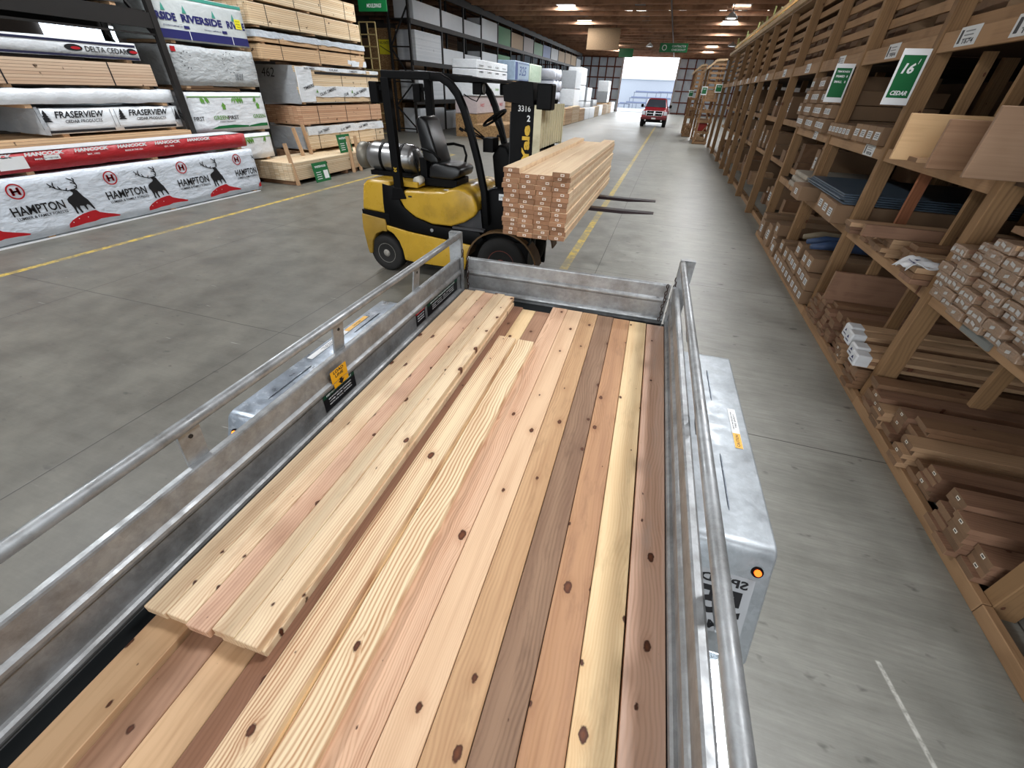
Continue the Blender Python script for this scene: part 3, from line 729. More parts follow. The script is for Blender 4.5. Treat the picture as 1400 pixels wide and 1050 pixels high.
ar.tube([(-2.76,5.08,1.52),(-2.60,5.05,1.50),(-2.50,5.05,1.42)],.016,8); ar.build('seat_armrest', M_black, fk, smooth=True)
sm(MB().cyl((-2.83,5.02,1.17),(-2.83,5.14,1.17),.05,16).build('seat_canister', flat('white_canister',(200,196,186),.5), fk))
# gas bottle lying across the counterweight
tk = MB().lathe((0,5.38,1.36),'X',[(0,-2.96),(.10,-2.965),(.15,-3.0),(.165,-3.05),(.165,-3.58),(.15,-3.64),(.12,-3.67),(.11,-3.67)],32)
sm(tk.build('gas_tank', flat('brushed_tank',(150,150,150),.32,.85,.15,8.), fk))
tc = MB().lathe((0,5.38,1.36),'X',[(.12,-3.66),(.150,-3.70),(.158,-3.79),(.150,-3.80),(.142,-3.70),(.11,-3.665)],28); tc.cyl((-3.66,5.38,1.36),(-3.72,5.38,1.36),.03,10); tc.cyl((-3.70,5.38,1.36),(-3.70,5.38,1.44),.012,8)
sm(tc.build('tank_collar', flat('dull_collar',(120,116,106),.5,.6), fk))
for xx in (-3.16,-3.44): MB().lathe((xx,5.38,1.36),'X',[(.166,-.018),(.171,-.018),(.171,.018),(.166,.018)],32).build('tank_strap', M_black, fk)
MB().box(-3.62,-3.02,5.24,5.52,1.157,1.21).box(-3.5,-3.1,5.30,5.46,1.2,1.23).build('tank_cradle', M_black, fk)
MB().tube([(-3.02,5.34,1.40),(-2.95,5.25,1.35),(-2.86,5.16,1.20),(-2.92,5.12,1.19),(-3.05,5.1,1.19)],.012,8).build('gas_hose', M_black, fk, smooth=True)
# overhead guard
gp = MB()
arch = lambda y, dx: [(-2.75+dx,y,2.225),(-2.5+dx,y,2.225),(-2.38,y,2.215),(-2.28,y,2.165),(-2.20,y,2.08),(-2.13,y,1.95),(-2.05,y,1.72),(-1.97,y,1.45),(-1.90,y,1.15),(-1.87,y,.78)]
for y in (NY+.05,FY-.05):
    a = arch(y,0)
    MB().beam((-3.09,y,2.225),(-2.5,y,2.225),.07,.075).build('guard_side_rail', M_black, fk, bevel=.01)
    P = a[1:]
    g = MB(); n = len(P)
    # rectangular section swept along the bend
    V = []
    for i,p in enumerate(P):
        p = Vector(p); t = (Vector(P[min(i+1,n-1)])-Vector(P[max(i-1,0)])).normalized(); nrm_ = Vector((t.z,0,-t.x))
        for s1,s2 in ((-1,-1),(1,-1),(1,1),(-1,1)): V.append(p + Vector((0,s1*.035,0)) + nrm_*(s2*.036))
    F = [(4*i+j,4*i+(j+1)%4,4*i+4+(j+1)%4,4*i+4+j) for i in range(n-1) for j in range(4)] + [(0,1,2,3),(4*n-1,4*n-2,4*n-3,4*n-4)]
    g.add(V,F); sm(g.build('guard_front_leg', M_black, fk, bevel=.008))
    MB().beam((-3.05,y,2.20),(-3.03,y,1.05),.075,.10,(1,0,0)).prism([(-3.10,1.10),(-2.97,1.10),(-2.93,.98),(-3.14,.95)],'Y',y-.04,y+.04).build('guard_rear_leg', M_black, fk, bevel=.006)
for xx in (-3.06,-2.86,-2.66,-2.46): MB().beam((xx,NY+.05,2.235),(xx,FY-.05,2.235),.045,.05).build('guard_bar', M_black, fk)
MB().prism([(-2.42,2.25),(-2.10,2.235),(-1.86,2.215),(-1.84,2.20),(-2.08,2.19),(-2.36,2.20)],'Y',NY+.16,FY-.02).build('guard_visor', M_black, fk)
for y,xx in ((5.18,-2.06),(5.62,-1.90)):
    l = MB().box(xx-.05,xx+.06,y-.06,y+.06,2.08,2.19,.008).build('work_lamp', M_black, fk); MB().lathe((xx+.06,y,2.135),'X',[(.045,0),(.045,.006),(0,.012)],16).build('lamp_glass', flat('lamp_glass_grey',(150,150,146),.2,0,.05), l)
MB().box(-3.25,-3.14,NY,NY+.12,1.96,2.16,.01).box(-3.17,-3.09,NY+.03,NY+.09,2.08,2.12).build('rear_work_lamp', M_black, fk)
MB().box(-3.25,-3.14,FY-.12,FY,1.96,2.16,.01).box(-3.17,-3.09,FY-.09,FY-.03,2.08,2.12).build('rear_work_lamp', M_black, fk)
MB().tube([(-2.0,5.12,2.10),(-2.05,5.10,2.02),(-2.12,5.10,2.04),(-2.2,5.1,2.08)],.006,6).build('lamp_wire', M_black, fk)
MB().tube([(-2.02,FY-.05,1.62),(-2.10,FY-.03,1.64),(-2.14,FY-.03,1.58),(-2.05,FY-.03,1.34),(-1.99,FY-.03,1.30),(-1.93,FY-.05,1.34)],.014,8).build('grab_handle', M_black, fk, smooth=True)
d = MB(); text_on(d,'30',(-3.035,NY+.0118,1.30),(0,0,-1),(1,0,0),.04,.05,0); decal(d,'leg_number',[flat('yellow_print',(206,166,40),.5,0,.05)],fk)
# steering wheel and levers
t = Vector((-1.96,5.43,1.86)); nrm_ = Vector((-.55,0,.83)).normalized(); u = Vector((0,1,0)); v_ = nrm_.cross(u)
sw = MB().tube([t+u*(.15*math.cos(a))+v_*(.15*math.sin(a)) for a in [i*math.pi/12 for i in range(24)]],.014,8,closed=True)
for a in (0.5,2.6,4.7): sw.beam(t, t+u*(.15*math.cos(a))+v_*(.15*math.sin(a)),.02,.01)
sw.cyl(t-nrm_*.03,t+nrm_*.01,.03,12); sw.build('steering_wheel', M_black, fk, smooth=True)
MB().cyl(t-nrm_*.02,(-1.80,5.43,1.56),.022,10).build('steering_column', M_black, fk)
lv = MB()
for i,y in enumerate((5.14,5.20,5.26)):
    lv.cyl((-2.0-.04*i+.1,y,1.64),(-2.24+.04*i,y,1.74+.01*i),.008,8); lv.cyl((-2.24+.04*i,y,1.735),(-2.28+.04*i,y,1.755),.017,10)
lv.box(-1.98,-1.86,5.10,5.30,1.54,1.68); lv.build('control_levers', M_black, fk)
# mast
for y0 in (NY+.07,FY-.16):
    m_ = MB().box(-1.56,-1.50,y0,y0+.09,.12,2.15); m_.box(-1.50,-1.38,y0,y0+.025,.12,2.15); m_.box(-1.50,-1.38,y0+.065,y0+.09,.12,2.15); m_.box(-1.38,-1.325,y0+.02,y0+.08,.10,2.06)
    m_.build('mast_channel', M_black, fk)
for z in (2.04,1.25,.18): MB().box(-1.54,-1.40,NY+.1,FY-.1,z,z+.12).build('mast_crossbar', M_black, fk)
for y in (5.22,5.64): MB().cyl((-1.45,y,.25),(-1.45,y,2.06),.03,14).build('lift_cylinder', flat('cylinder_steel',(70,70,72),.35,.6), fk, smooth=True)
MB().cyl((-1.62,NY+.12,1.2),(-1.62,NY+.12,1.95),.012,8).cyl((-1.60,FY-.14,.9),(-1.60,FY-.14,1.62),.018,8).build('hydraulic_pipe', flat('cylinder_steel',(70,70,72),.35,.6), fk)
MB().prism([(-1.68,2.17),(-1.50,2.215),(-1.36,2.205),(-1.34,2.0),(-1.66,2.04)],'Y',NY-.01,NY+.20).box(-1.32,-1.16,NY-.005,NY+.16,1.98,2.2,.01).box(-1.56,-1.38,NY+.2,FY-.05,2.08,2.18).build('sideshift_head', M_black, fk, bevel=.01)
# side plate of the mast carrying the lettering
MB().box(-1.60,-1.33,NY+.055,NY+.07,1.10,2.03).build('mast_side_plate', M_black, fk)
d = MB(); yl = NY+.0545
text_on(d,'3316',(-1.455,yl,1.985),(1,0,0),(0,0,1),.055,.135,0,off=.02); text_on(d,'2',(-1.405,yl,1.90),(1,0,0),(0,0,1),.055,None,0,off=.02)
decal(d,'mast_number',[M_white],fk)
d = MB(); text_on(d,'Yale',(-1.425,yl,1.66),(0,0,1),(-1,0,0),.085,.36,0,off=.045); decal(d,'mast_lettering',[flat('yellow_print',(206,166,40),.5,0,.05)],fk)
# carriage, backrest, forks
MB().box(-1.30,-1.266,NY+.05,FY-.05,1.12,1.22).box(-1.30,-1.266,NY+.05,FY-.05,1.5,1.58).box(-1.34,-1.30,5.1,5.3,1.1,1.6).box(-1.34,-1.30,5.6,5.8,1.1,1.6).build('carriage', M_black, fk)
M_cream = flat('cream_paint',(196,190,160),.55,0,.12,5.,.4,dirt=(120,104,74))
br = MB().box(-1.335,-1.255,NY+.0,NY+.02,1.36,2.02); br.box(-1.335,-1.255,FY-.02,FY,1.6,2.02)
for i in range(9):
    y0 = NY+.05+i*.113; br.prism([(y0,-1.305),(y0+.02,-1.262),(y0+.045,-1.258),(y0+.07,-1.262),(y0+.09,-1.305)],'Z',1.64,2.0) if False else br.add([(-1.30,y0,1.63),(-1.262,y0+.02,1.63),(-1.262,y0+.07,1.63),(-1.30,y0+.09,1.63),(-1.30,y0,2.02),(-1.262,y0+.02,2.02),(-1.262,y0+.07,2.02),(-1.30,y0+.09,2.02)],[(0,1,2,3),(7,6,5,4),(0,4,5,1),(1,5,6,2),(2,6,7,3),(3,7,4,0)])
br.box(-1.32,-1.295,NY+.02,FY-.02,1.62,2.02)
br.build('load_backrest', M_cream, fk, bevel=.003)
for y in (5.10,5.77):
    MB().prism([(-1.264,1.55),(-1.233,1.55),(-1.233,1.078),(.035,1.083),(.035,1.076),(-.3,1.050),(-1.264,1.045)],'Y',y-.055,y+.055).build('fork', flat('fork_steel',(56,44,46),.35,.6), fk, bevel=.003)
MB().box(-1.50,-1.32,NY+.02,NY+.20,.10,.62).build('mast_foot', M_black, fk)
# ------------------------------------------------------------ the load: boards with stapled tags, fourteen rows
WDL = [wood('fir_board_a',(226,198,162),(192,152,116),'Y',70,.45,.2), wood('fir_board_b',(214,180,144),(178,136,102),'Y',70,.45,.2), wood('fir_board_c',(232,208,174),(200,162,128),'Y',80,.5,.2)]
M_end = flat('sawn_end',(152,114,86),.8,0,.28,30.,rv=.6)
M_tag = flat('stapled_tag',(226,220,206),.6,0,.05)
random.seed(11)
protos = []
for i in range(3):
    b = MB().box(0,.1375,0,3.05,0,.0372,.0022)
    for q in range(len(b.f)):
        f = b.f[q]; ysv = [b.v[j][1] for j in f]
        b.m[q] = 1 if max(ysv)-min(ysv) < .003 else 0
    protos.append(b)
COLN = ['leftmost','second','third','rightmost']
LX0, LZ0, LY0 = -1.218, 1.0885, 3.60
src = {}
def load_board(r,c,x,y,z,top):
    i = random.randrange(3)
    lab = 'board in the forklift load, '+('top row' if top else ORDN[r]+' row up')+', '+COLN[c]+(' of four' if c in (0,3) else ' from the left')
    if i not in src:
        b = protos[i]
        o = b.build('lumber_board', [WDL[i],M_end]); src[i] = o
        t_ = MB(); rect_on(t_,.030,.018,(.07,-.0012,.019),(1,0,0),(0,0,1),0); rect_on(t_,.018,.008,(.07,-.0016,.019),(1,0,0),(0,0,1),1)
        k_ = decal(t_,'stapled_tag',[M_tag, flat('tag_print',(150,96,80),.6,0,.05)],o)
        o.location = (x+.07,y+1.525,z+.01875)
        return tag(o,lab,'board','boards in the forklift load')
    o = copy_tree(src[i], (x+.07,y+1.525,z+.01875), lab, 'boards in the forklift load')
    for ch in o.children: ch.location = (ch.location[0]*1+random.uniform(-.03,.03), ch.location[1], ch.location[2])
    return o
for r in range(14):
    for c in range(4):
        if r == 13 and c in (1,2): continue
        x = LX0 + c*.1405 + (.0 if r < 9 else -.0) + random.uniform(-.001,.001) + (.006*math.sin(r*1.7)+.004*math.sin(r*3.1))
        if r <= 1: x -= .0
        off = random.choice([0,.0,.006,-.014,.012,-.006,-.02])
        if r==13 and c==3: off = -.05
        load_board(r,c,x,LY0+off,LZ0+r*.0385,r==13)
# ------------------------------------------------------------ long timber rack on the right
XF = 2.08
PY = [-.12, 1.84, 3.73, 5.62, 7.50, 9.42, 11.37, 13.40, 15.45, 17.10, 18.75, 20.90, 23.90, 26.75]
rk = thing('lumber_rack', 'long brown timber rack with slanting shelves of lumber along the right side', 'rack', (4.2,13.3,0))
post0 = None
def part_copy(o, dx=0, dy=0, dz=0):
    c = o.copy(); COL.objects.link(c); c.location = (o.location[0]+dx, o.location[1]+dy, o.location[2]+dz); return c
p0 = MB().box(XF,XF+.14,PY[0]-.045,PY[0]+.045,0,3.74,.005).build('post', M_rack, rk)
for yv in PY[1:]: part_copy(p0, 0, yv-PY[0])
pi = MB().box(3.5,3.64,PY[0]-.045,PY[0]+.045,0,3.74).build('inner_post', M_rack, rk)
for yv in PY[1:]:
    part_copy(pi, 0, yv-PY[0])
    if yv < 12: part_copy(pi, 1.5, yv-PY[0]); part_copy(pi, 3.1, yv-PY[0])
LIP = wood('shelf_lip_timber', (160,126,92), (114,86,60), 'Y', 30, .4, .3, rough=.75)
MB().box(XF-.05,XF+.12,-.2,26.8,3.745,3.845,.004).build('top_beam', wood('pale_beam',(198,170,134),(150,120,88),'Y',30,.4,.3,rough=.7), rk)
MB().box(2.20,2.26,8,27.2,4.05,4.13,.004).build('upper_rail', wood('pale_rail',(214,192,150),(170,142,100),'Y',30,.4,.2,rough=.7), rk)
for i in range(24):
    yv = 8.3+i*.82; MB().beam((2.3,yv,3.86),(2.3+.05*math.sin(i*1.3),yv+.12*math.sin(i*2.1),4.3+.12*math.sin(i*1.7)),.04,.04).build('stake', wood('mossy_stake',(120,124,70),(80,84,44),'Z',30,.4,.0), rk)
MB().box(XF+.0,7.2,-.2,26.8,3.70,3.742).build('top_deck', M_rackX, rk)
DECK = flat('deck_ply',(72,54,38),.85)
for i in range(len(PY)-1):
    a, b = PY[i]+.047, PY[i+1]-.047
    MB().box(XF-.05,XF-.003,a-.09,b+.0,0,.085,.004).build('kick_board', LIP, rk) if i < 5 else MB().box(XF+.142,XF+.18,a,b,0,.083).build('kick_board', LIP, rk)
    for xx in (2.3,3.6,5.2): MB().box(xx,xx+.09,a,b,0,.042).build('sleeper', M_rackX, rk)
    lv = [(2.53,2.67)]
    if i != 1: lv.append((1.69,1.80))
    lv.append((.955,1.045))
    rc = .42 if i >= 5 else 0
    for (z0,z1) in lv:
        q_ = rc if z0 < 2.5 else 0
        MB().box(XF+.015+q_,XF+.055+q_,a,b,z0,z1,.004).build('shelf_lip', LIP, rk)
        MB().box(XF+.056+q_,6.8,a,b,z1-.035,z1-.005).build('shelf_deck', DECK, rk)
    if i == 1: MB().box(XF+.001+.055,6.8,a,b,1.765,1.795).build('shelf_deck', DECK, rk)
    for kx, z in enumerate((2.68,2.86,3.03,3.20,3.37,3.54)):
        if i == 2 and kx == 1: continue
        MB().box(XF+.142,XF+.18,a-.045,b+.045,z+.01,z+.10,.003).build('slat', LIP, rk)
    # short studs carrying the shelves
    RS = wood('reddish_stud',(150,96,66),(110,66,44),'Z',30,.4,.2,rough=.75)
    for (yv,z0,z1,m_) in {1:((2.45,.52,.954,M_rack),(3.05,.52,.954,M_rack),(4.0,1.801,1.81,M_rack))[:2],
        2:((4.385,.41,.954,M_rack),(5.205,.41,.954,M_rack),(4.335,1.046,1.689,M_rack),(5.205,1.046,1.689,RS),(4.62,1.801,2.529,M_rack),(5.25,1.801,2.529,M_rack)),
        3:((7.44,.60,.954,M_rack),(7.44,1.046,1.689,M_rack)), 1:((2.45,.52,.954,M_rack),(3.05,.52,.954,M_rack),(2.6,1.801,2.529,M_rack),(3.1,1.801,2.529,M_rack))}.get(i,()):
        xs_ = XF+.06 if i == 3 else 2.30
        MB().box(xs_,xs_+.09,yv-.02,yv+.02,z0,z1).build('stud', m_, rk)
MB().box(2.078,2.094,2.92,3.22,.97,1.03).build('shelf_angle', flat('grey_angle',(126,128,124),.6,.2), rk)
# price labels on the beams
def price(x,y,z,w,h,big,parent=rk):
    d = MB(); R=(0,-1,0); U=(0,0,1); X_ = x-.002
    rect_on(d,w,h,(X_,y,z),R,U,0)
    rect_on(d,w*.12,h*.7,(X_-.0008,y+w*.36,z),R,U,1)
    for j in range(3): rect_on(d,w*.45,h*.07,(X_-.0008,y-w*.02,z+h*(.25-.2*j)),R,U,2)
    text_on(d,big,(X_-.001,y-w*.1,z-h*.26),R,U,h*.26,w*.5,1,off=.02)
    decal(d,'price_label',[M_lab,M_ink,flat('grey_print',(120,122,124),.6,0,.05)],parent)
xl = XF+.015
for (yv,w,s_) in ((3.0,.34,'1098'),(4.40,.36,'1246'),(5.15,.30,'1674'),(6.6,.30,'984'),(8.35,.28,'1250'),(10.2,.30,'872'),(12.2,.3,'644'),(14.4,.3,'918'),(16.3,.3,'772'),(18,.3,'516'),(19.8,.3,'402'),(22.2,.3,'377')):
    price(xl,yv,2.615,w,.125,s_)
price(xl,6.02,1.745,.28,.10,'458'); price(xl,8.2,1.745,.2,.1,'316')
# flag signs nailed to the posts
def flag(x0,x1,yv,z0,z1,lines,label,hd=None,name='hanging_sign'):
    t = MB().box(x0,x1,yv-.003,yv,z0,z1,.0).build(name, M_white)
    tag(t,label,'sign','green and white aisle signs on the racks')
    d = MB(); R=(1,0,0); U=(0,0,1); cx=(x0+x1)/2; w=x1-x0; h=z1-z0
    rect_on(d,w*.82,h*.76,(cx,yv-.0035,(z0+z1)/2+h*.01),R,U,0)
    for (s_,fz,fh,fw,sh,fx) in lines: text_on(d,s_,(cx+fx*w,yv-.0045,z0+h*fz),R,U,h*fh,w*fw,1,shear=sh,off=.035)
    decal(d,'sign_print',[M_green,M_white],t); return t
flag(1.845,2.055,5.555,2.15,2.562,[('16',.66,.19,.42,.2,-.05),("'",.78,.09,.05,.5,.24),('CEDAR',.22,.085,.62,.25,0)],"green sign reading 16' CEDAR fixed to a rack post")
flag(1.83,2.035,7.44,2.15,2.546,[('TRIM BOARDS',.80,.05,.66,0,0),('PRIMED  8',.68,.06,.62,0,0),('SMALL   8',.54,.06,.62,0,0)],"green sign headed with rows of small white text, beyond the 16' sign")
# --- goods in the rack, everything lies with its length into the rack
EW = [wood('rack_board_red',(142,108,86),(98,70,54),'X',50,.4,.3,rough=.6), wood('rack_board_brown',(134,102,76),(98,70,50),'X',50,.4,.3,rough=.6), wood('rack_board_pale',(184,150,116),(140,108,80),'X',50,.4,.3,rough=.6)]
M_endd = flat('rack_end_grain',(126,98,74),.8,0,.25,25.,rv=.6)
_pb = {}
def deep(x0,L,y0,y1,z0,z1,mi,label,grp,name='lumber_board',tagd=False,cat='board'):
    key = (round(L,2),round(y1-y0,3),round(z1-z0,3),mi,tagd,name)
    if key in _pb:
        return copy_tree(_pb[key],(x0+L/2,(y0+y1)/2,(z0+z1)/2),label,grp)
    w, h = y1-y0, z1-z0
    b = MB().box(0,L,0,w,0,h,.002)
    for q,f in enumerate(b.f):
        xs_ = [b.v[j][0] for j in f]; b.m[q] = 1 if max(xs_)-min(xs_) < .003 else 0
    o = b.build(name,[EW[mi],M_endd])
    if tagd:
        t_ = MB(); rect_on(t_,.03,.018,(-.0012,w*.5,h*.5),(0,-1,0),(0,0,1),0); rect_on(t_,.018,.007,(-.0018,w*.5,h*.5),(0,-1,0),(0,0,1),1)
        decal(t_,'stapled_tag',[M_tag,M_ink],o)
    o.location = (x0+L/2,(y0+y1)/2,(z0+z1)/2); _pb[key] = o
    return tag(o,label,cat,grp)
random.seed(21)
BAYN = ['nearest bay','second bay','third bay','fourth bay','fifth bay','sixth bay','seventh bay','eighth bay']
# floor stacks, nearest bay (y 1.9 .. 3.68)
def column(y0,w,n,th,x0,z0,mi,where,grp,tags=(),jit=.03,L=3.6):
    for i in range(n):
        xx = x0+random.uniform(-jit,jit)
        deep(xx,L,y0,y0+w,z0+i*(th+.0008),z0+i*(th+.0008)+th,mi,f'{("bottom" if i==0 else "top" if i==n-1 else ORDN[i])} board of {where}',grp,tagd=(i in tags))
g = 'boards stacked on the floor of the nearest rack bay'
spec = [(1.92,.14,4,.038,2.03,0,'the stack by the near post'),(2.065,.14,6,.038,1.97,0,'the low stack with three white tags'),(2.21,.14,7,.038,2.0,0,'the stack behind the three-tag stack'),
        (2.355,.14,3,.038,2.14,1,'the recessed low stack'),(2.50,.14,5,.038,2.03,0,'the stack with the arched end boards'),(2.645,.14,3,.038,2.06,1,'the low brown stack in the middle of the bay'),
        (2.79,.14,5,.038,1.99,2,'the pale-topped stack in the middle of the bay'),(2.935,.14,7,.038,2.10,1,'the tall dark stack past the bay middle'),(3.08,.14,6,.038,2.03,0,'the stack beside the tall dark one'),
        (3.225,.14,4,.038,1.99,2,'the pale low stack near the big post'),(3.37,.14,5,.038,2.0,0,'the tagged stack near the big post'),(3.515,.14,6,.038,2.04,1,'the stack against the big post')]
for (y0,w,n,th,x0,mi,wh) in spec: column(y0,w,n,th,x0+.02,.087,mi,wh,g,tags=(n-1,n-3) if mi!=1 else (),L=3.5)
# long edge-standing planks tilting across the nearest bay floor stacks
g = 'boards stacked on the floor of the second rack bay'
spec = [(3.80,.14,5,.038,1.97,1,'the stack just past the big post'),(3.945,.14,4,.038,2.0,0,'the wrapped-end stack past the big post'),(4.09,.14,6,.038,2.10,1,'the dark stack in the second bay'),(4.235,.14,4,.038,2.0,2,'the stack with dark ends in the second bay'),
        (4.38,.14,5,.038,2.02,0,'the fifth stack of the second bay'),(4.53,.14,8,.038,2.06,1,'the tall wide stack of the second bay'),(4.675,.14,8,.038,2.03,0,'the tall reddish stack of the second bay'),(4.82,.14,7,.038,2.0,0,'the pale-ended stack of the second bay'),
        (4.965,.14,8,.038,2.05,1,'the dark stack far in the second bay'),(5.11,.14,8,.038,2.0,0,'the stack before the second last one'),(5.255,.14,7,.038,2.0,1,'the second last stack of the second bay'),(5.40,.14,6,.038,2.04,0,'the last stack of the second bay')]
for (y0,w,n,th,x0,mi,wh) in spec: column(y0,w,n,th,x0+.02,.087,mi,wh,g,tags=(1,3) if mi==2 else (),L=3.5)
deep(1.99,3.2,5.10,5.138,.40,.70,0,'wide reddish board standing on edge above the floor stacks of the second bay',None)
# white-capped wrapped ends
def capped(x0,y0,w,z0,h,lab,L=2.6):
    t = thing('wrapped_bundle',lab,'bundle',(x0+L/2,y0+w/2,z0),group='bundles with white end wraps')
    for j in range(3): 
        b = MB().box(x0,x0+L,y0,y0+w,z0+j*h/3,z0+(j+1)*h/3-.001,.004)
        b.build('bundled_board',EW[2-j%2],t)
    c = MB().box(x0-.012,x0+.11,y0-.004,y0+w+.004,z0-.002,z0+h+.006,.012); c.build('white_cap',wrap('cap_plastic',(222,224,226),.45,.5),t)
    d = MB(); poly_on(d,[(-.018,-.012),(.018,-.012),(0,.016)],(x0-.0135,y0+w/2,z0+h*.62),(0,-1,0),(0,0,1),0); text_on(d,'TIMBERS',(x0-.0135,y0+w/2,z0+h*.32),(0,-1,0),(0,0,1),.012,w*.6,0); decal(d,'cap_print',[M_navy],t)
capped(1.93,3.78,.12,.308,.10,'white-capped bundle nearest the big post, on the floor stacks'); capped(1.96,3.92,.12,.31,.11,'white-capped bundle second from the big post, on the floor stacks'); capped(1.97,4.10,.12,.345,.11,'white-capped bundle third from the big post, on a dark stack'); capped(1.99,4.235,.12,.345,.12,'farthest white-capped bundle on the floor stacks of the second bay')
# shelf of wrapped trim bundles, nearest bay
M_clear = wrap('clear_film',(150,124,102),.28,1.6)
M_silver = flat('film_glare',(186,184,180),.3,0,.25,60.)  # pale patches for paper labels and for glare painted on the film
bsrc = []
def bundle(x,y,z,lab,k):
    if len(bsrc) < 3:
        i = len(bsrc); t = thing('trim_bundle',lab,'bundle',(x,y,z),group='film-wrapped trim bundles on the shelf of the nearest bay')
        for j in range(3): MB().box(x,x+2.4,y+.001+j*.052,y+.050+j*.052,z,z+.054,.004).build('trim_board',EW[(i+j)%3],t)
        w_ = MB(); 
        pr = [(y-.002,z-.002),(y+.16,z-.002),(y+.161,z+.03),(y+.155,z+.056),(y+.08,z+.059),(y+.004,z+.056)]
        w_.prism(pr,'X',x-.012,x+.5); w_.build('film_wrap',M_clear,t,bevel=.006)
        for j in range(3): 
            if (i+2*j)%4 == 1: continue
            d = MB(); rect_on(d,.034+.008*((i+j)%2),.024-.006*(j%2),(x-.0135,y+.028+j*.052,z+.03+.006*((i*j)%3-1)),(0,-1,.25*((i+j)%3-1)),(0,0,1),0)
            decal(d,'tag_and_glare',[M_silver],t)
        bsrc.append(t); return t
    return copy_tree(bsrc[k%3],(x,y,z),lab,'film-wrapped trim bundles on the shelf of the nearest bay')
random.seed(4)
nb = 0
for c in range(10):
    y0 = 1.905+c*.176; H = [7,8,8,8,8,8,8,8,7,6][c]
    for r in range(H):
        x = 2.03+random.uniform(-.03,.03)
        bundle(x,y0+random.uniform(0,.004),1.047+r*.0605,f'film-wrapped trim bundle, {("bottom" if r==0 else "top" if r==H-1 else ORDN[r]+" from bottom")}, {ORDN[c]} column from the near post',nb); nb += 1
for i,(yy,xx) in enumerate(((3.44,2.15),(3.0,2.3),(2.5,2.25))): deep(xx,3.4,yy-.1,yy+.04,1.047+.0605*8+.004,1.047+.0605*8+.042,2,['pale board on the bundles next to the big post','pale board on the bundles in the middle of the shelf','pale board on the near end of the bundles'][i],'loose boards on the trim bundles')
# second bay shelf: profiled boards and a bagged bundle
g = 'boards on the middle shelf of the second bay'
for (y0,w,n,th,x0,mi,wh) in ((4.02,.13,3,.05,2.02,2,'the low pile beside the bagged bundle on the shelf'),(4.17,.13,5,.038,2.06,1,'the pile behind the bag on the shelf'),(4.50,.14,4,.038,2.02,2,'the pile of pale boards in the middle of the shelf'),(4.66,.14,5,.038,2.03,1,'the dark pile in the middle of the shelf'),(4.82,.14,4,.038,2.06,2,'the pale pile far on the shelf'),(4.98,.14,3,.038,2.04,0,'the far low pile on the shelf'),(5.3,.14,3,.038,2.02,0,'the last pile on the shelf')):
    column(y0,w,n,th,x0,1.047,mi,wh,g,L=1.4)
deep(1.74,1.75,4.655,4.795,1.24,1.275,2,'pale grooved board sticking out over the aisle at knee height',None); deep(1.80,1.6,4.50,4.54,1.205,1.30,0,'board on edge sticking out beside the pale grooved board',None)
t = thing('bagged_bundle','white plastic bag with a small triangle mark over a bundle end','bundle',(2.2,3.93,1.05))
for j in range(3): MB().box(1.97,3.6,3.80+.04*0,3.99,1.047+j*.042,1.087+j*.042,.004).build('bundled_board',EW[j%3],t)
b = MB(); NX,NYY = 10,12
for i in range(NX):
    for j in range(NYY):
        u_ = i/(NX-1); v_ = j/(NYY-1); yv = 3.79+.22*v_
        zz = 1.182+.018*math.sin(6*u_+5*v_)+.008*math.sin(17*v_+9*u_); xx = 1.90+.22*u_+.012*math.sin(9*v_)
        if u_ < .18: zz -= (.18-u_)*.22
        b.v.append((xx,yv,zz))
for i in range(NX-1):
    for j in range(NYY-1): b.f.append((i*NYY+j,(i+1)*NYY+j,(i+1)*NYY+j+1,i*NYY+j+1)); b.m.append(0)
bg_ = b.build('plastic_bag',wrap('cap_plastic',(222,224,226),.45,.5),t,smooth=True); md = bg_.modifiers.new('s','SOLIDIFY'); md.thickness = .004
d = MB(); poly_on(d,[(-.02,-.015),(.02,-.015),(0,.02)],(1.985,3.88,1.208),(0,-1,0),(1,0,.12),0); text_on(d,'TimberMill',(1.95,3.88,1.196),(0,-1,0),(1,0,.3),.014,.12,0); decal(d,'bag_print',[M_navy],t)
# three wide boards standing on edge on the upper shelf, sticking out
def wide(x0,y0,z0,z1,mt,lab,L=1.9):
    b = MB().box(x0,x0+L,y0,y0+.03,z0,z1,.004); o = b.build('wide_board',mt)
    return tag(o,lab,'board','wide boards standing on edge on the upper shelf')
wide(1.70,4.41,1.803,2.107,wood('wide_pale',(208,172,128),(172,132,92),'X',40,.35,.15),'pale wide board on edge, farthest of the three jutting from the rack')
wide(1.725,3.89,1.803,2.09,wood('wide_brown',(146,114,88),(114,84,62),'X',30,.35,.1),'brown wide board on edge, middle of the three jutting from the rack')
wide(1.757,3.50,1.803,2.17,wood('wide_grey',(150,122,98),(122,94,72),'X',30,.35,.1),'grey-brown wide board on edge, nearest of the three jutting from the rack')
deep(1.80,1.8,4.24,4.38,1.806,1.835,2,'small pale board lying at the foot of the farthest wide board',None)
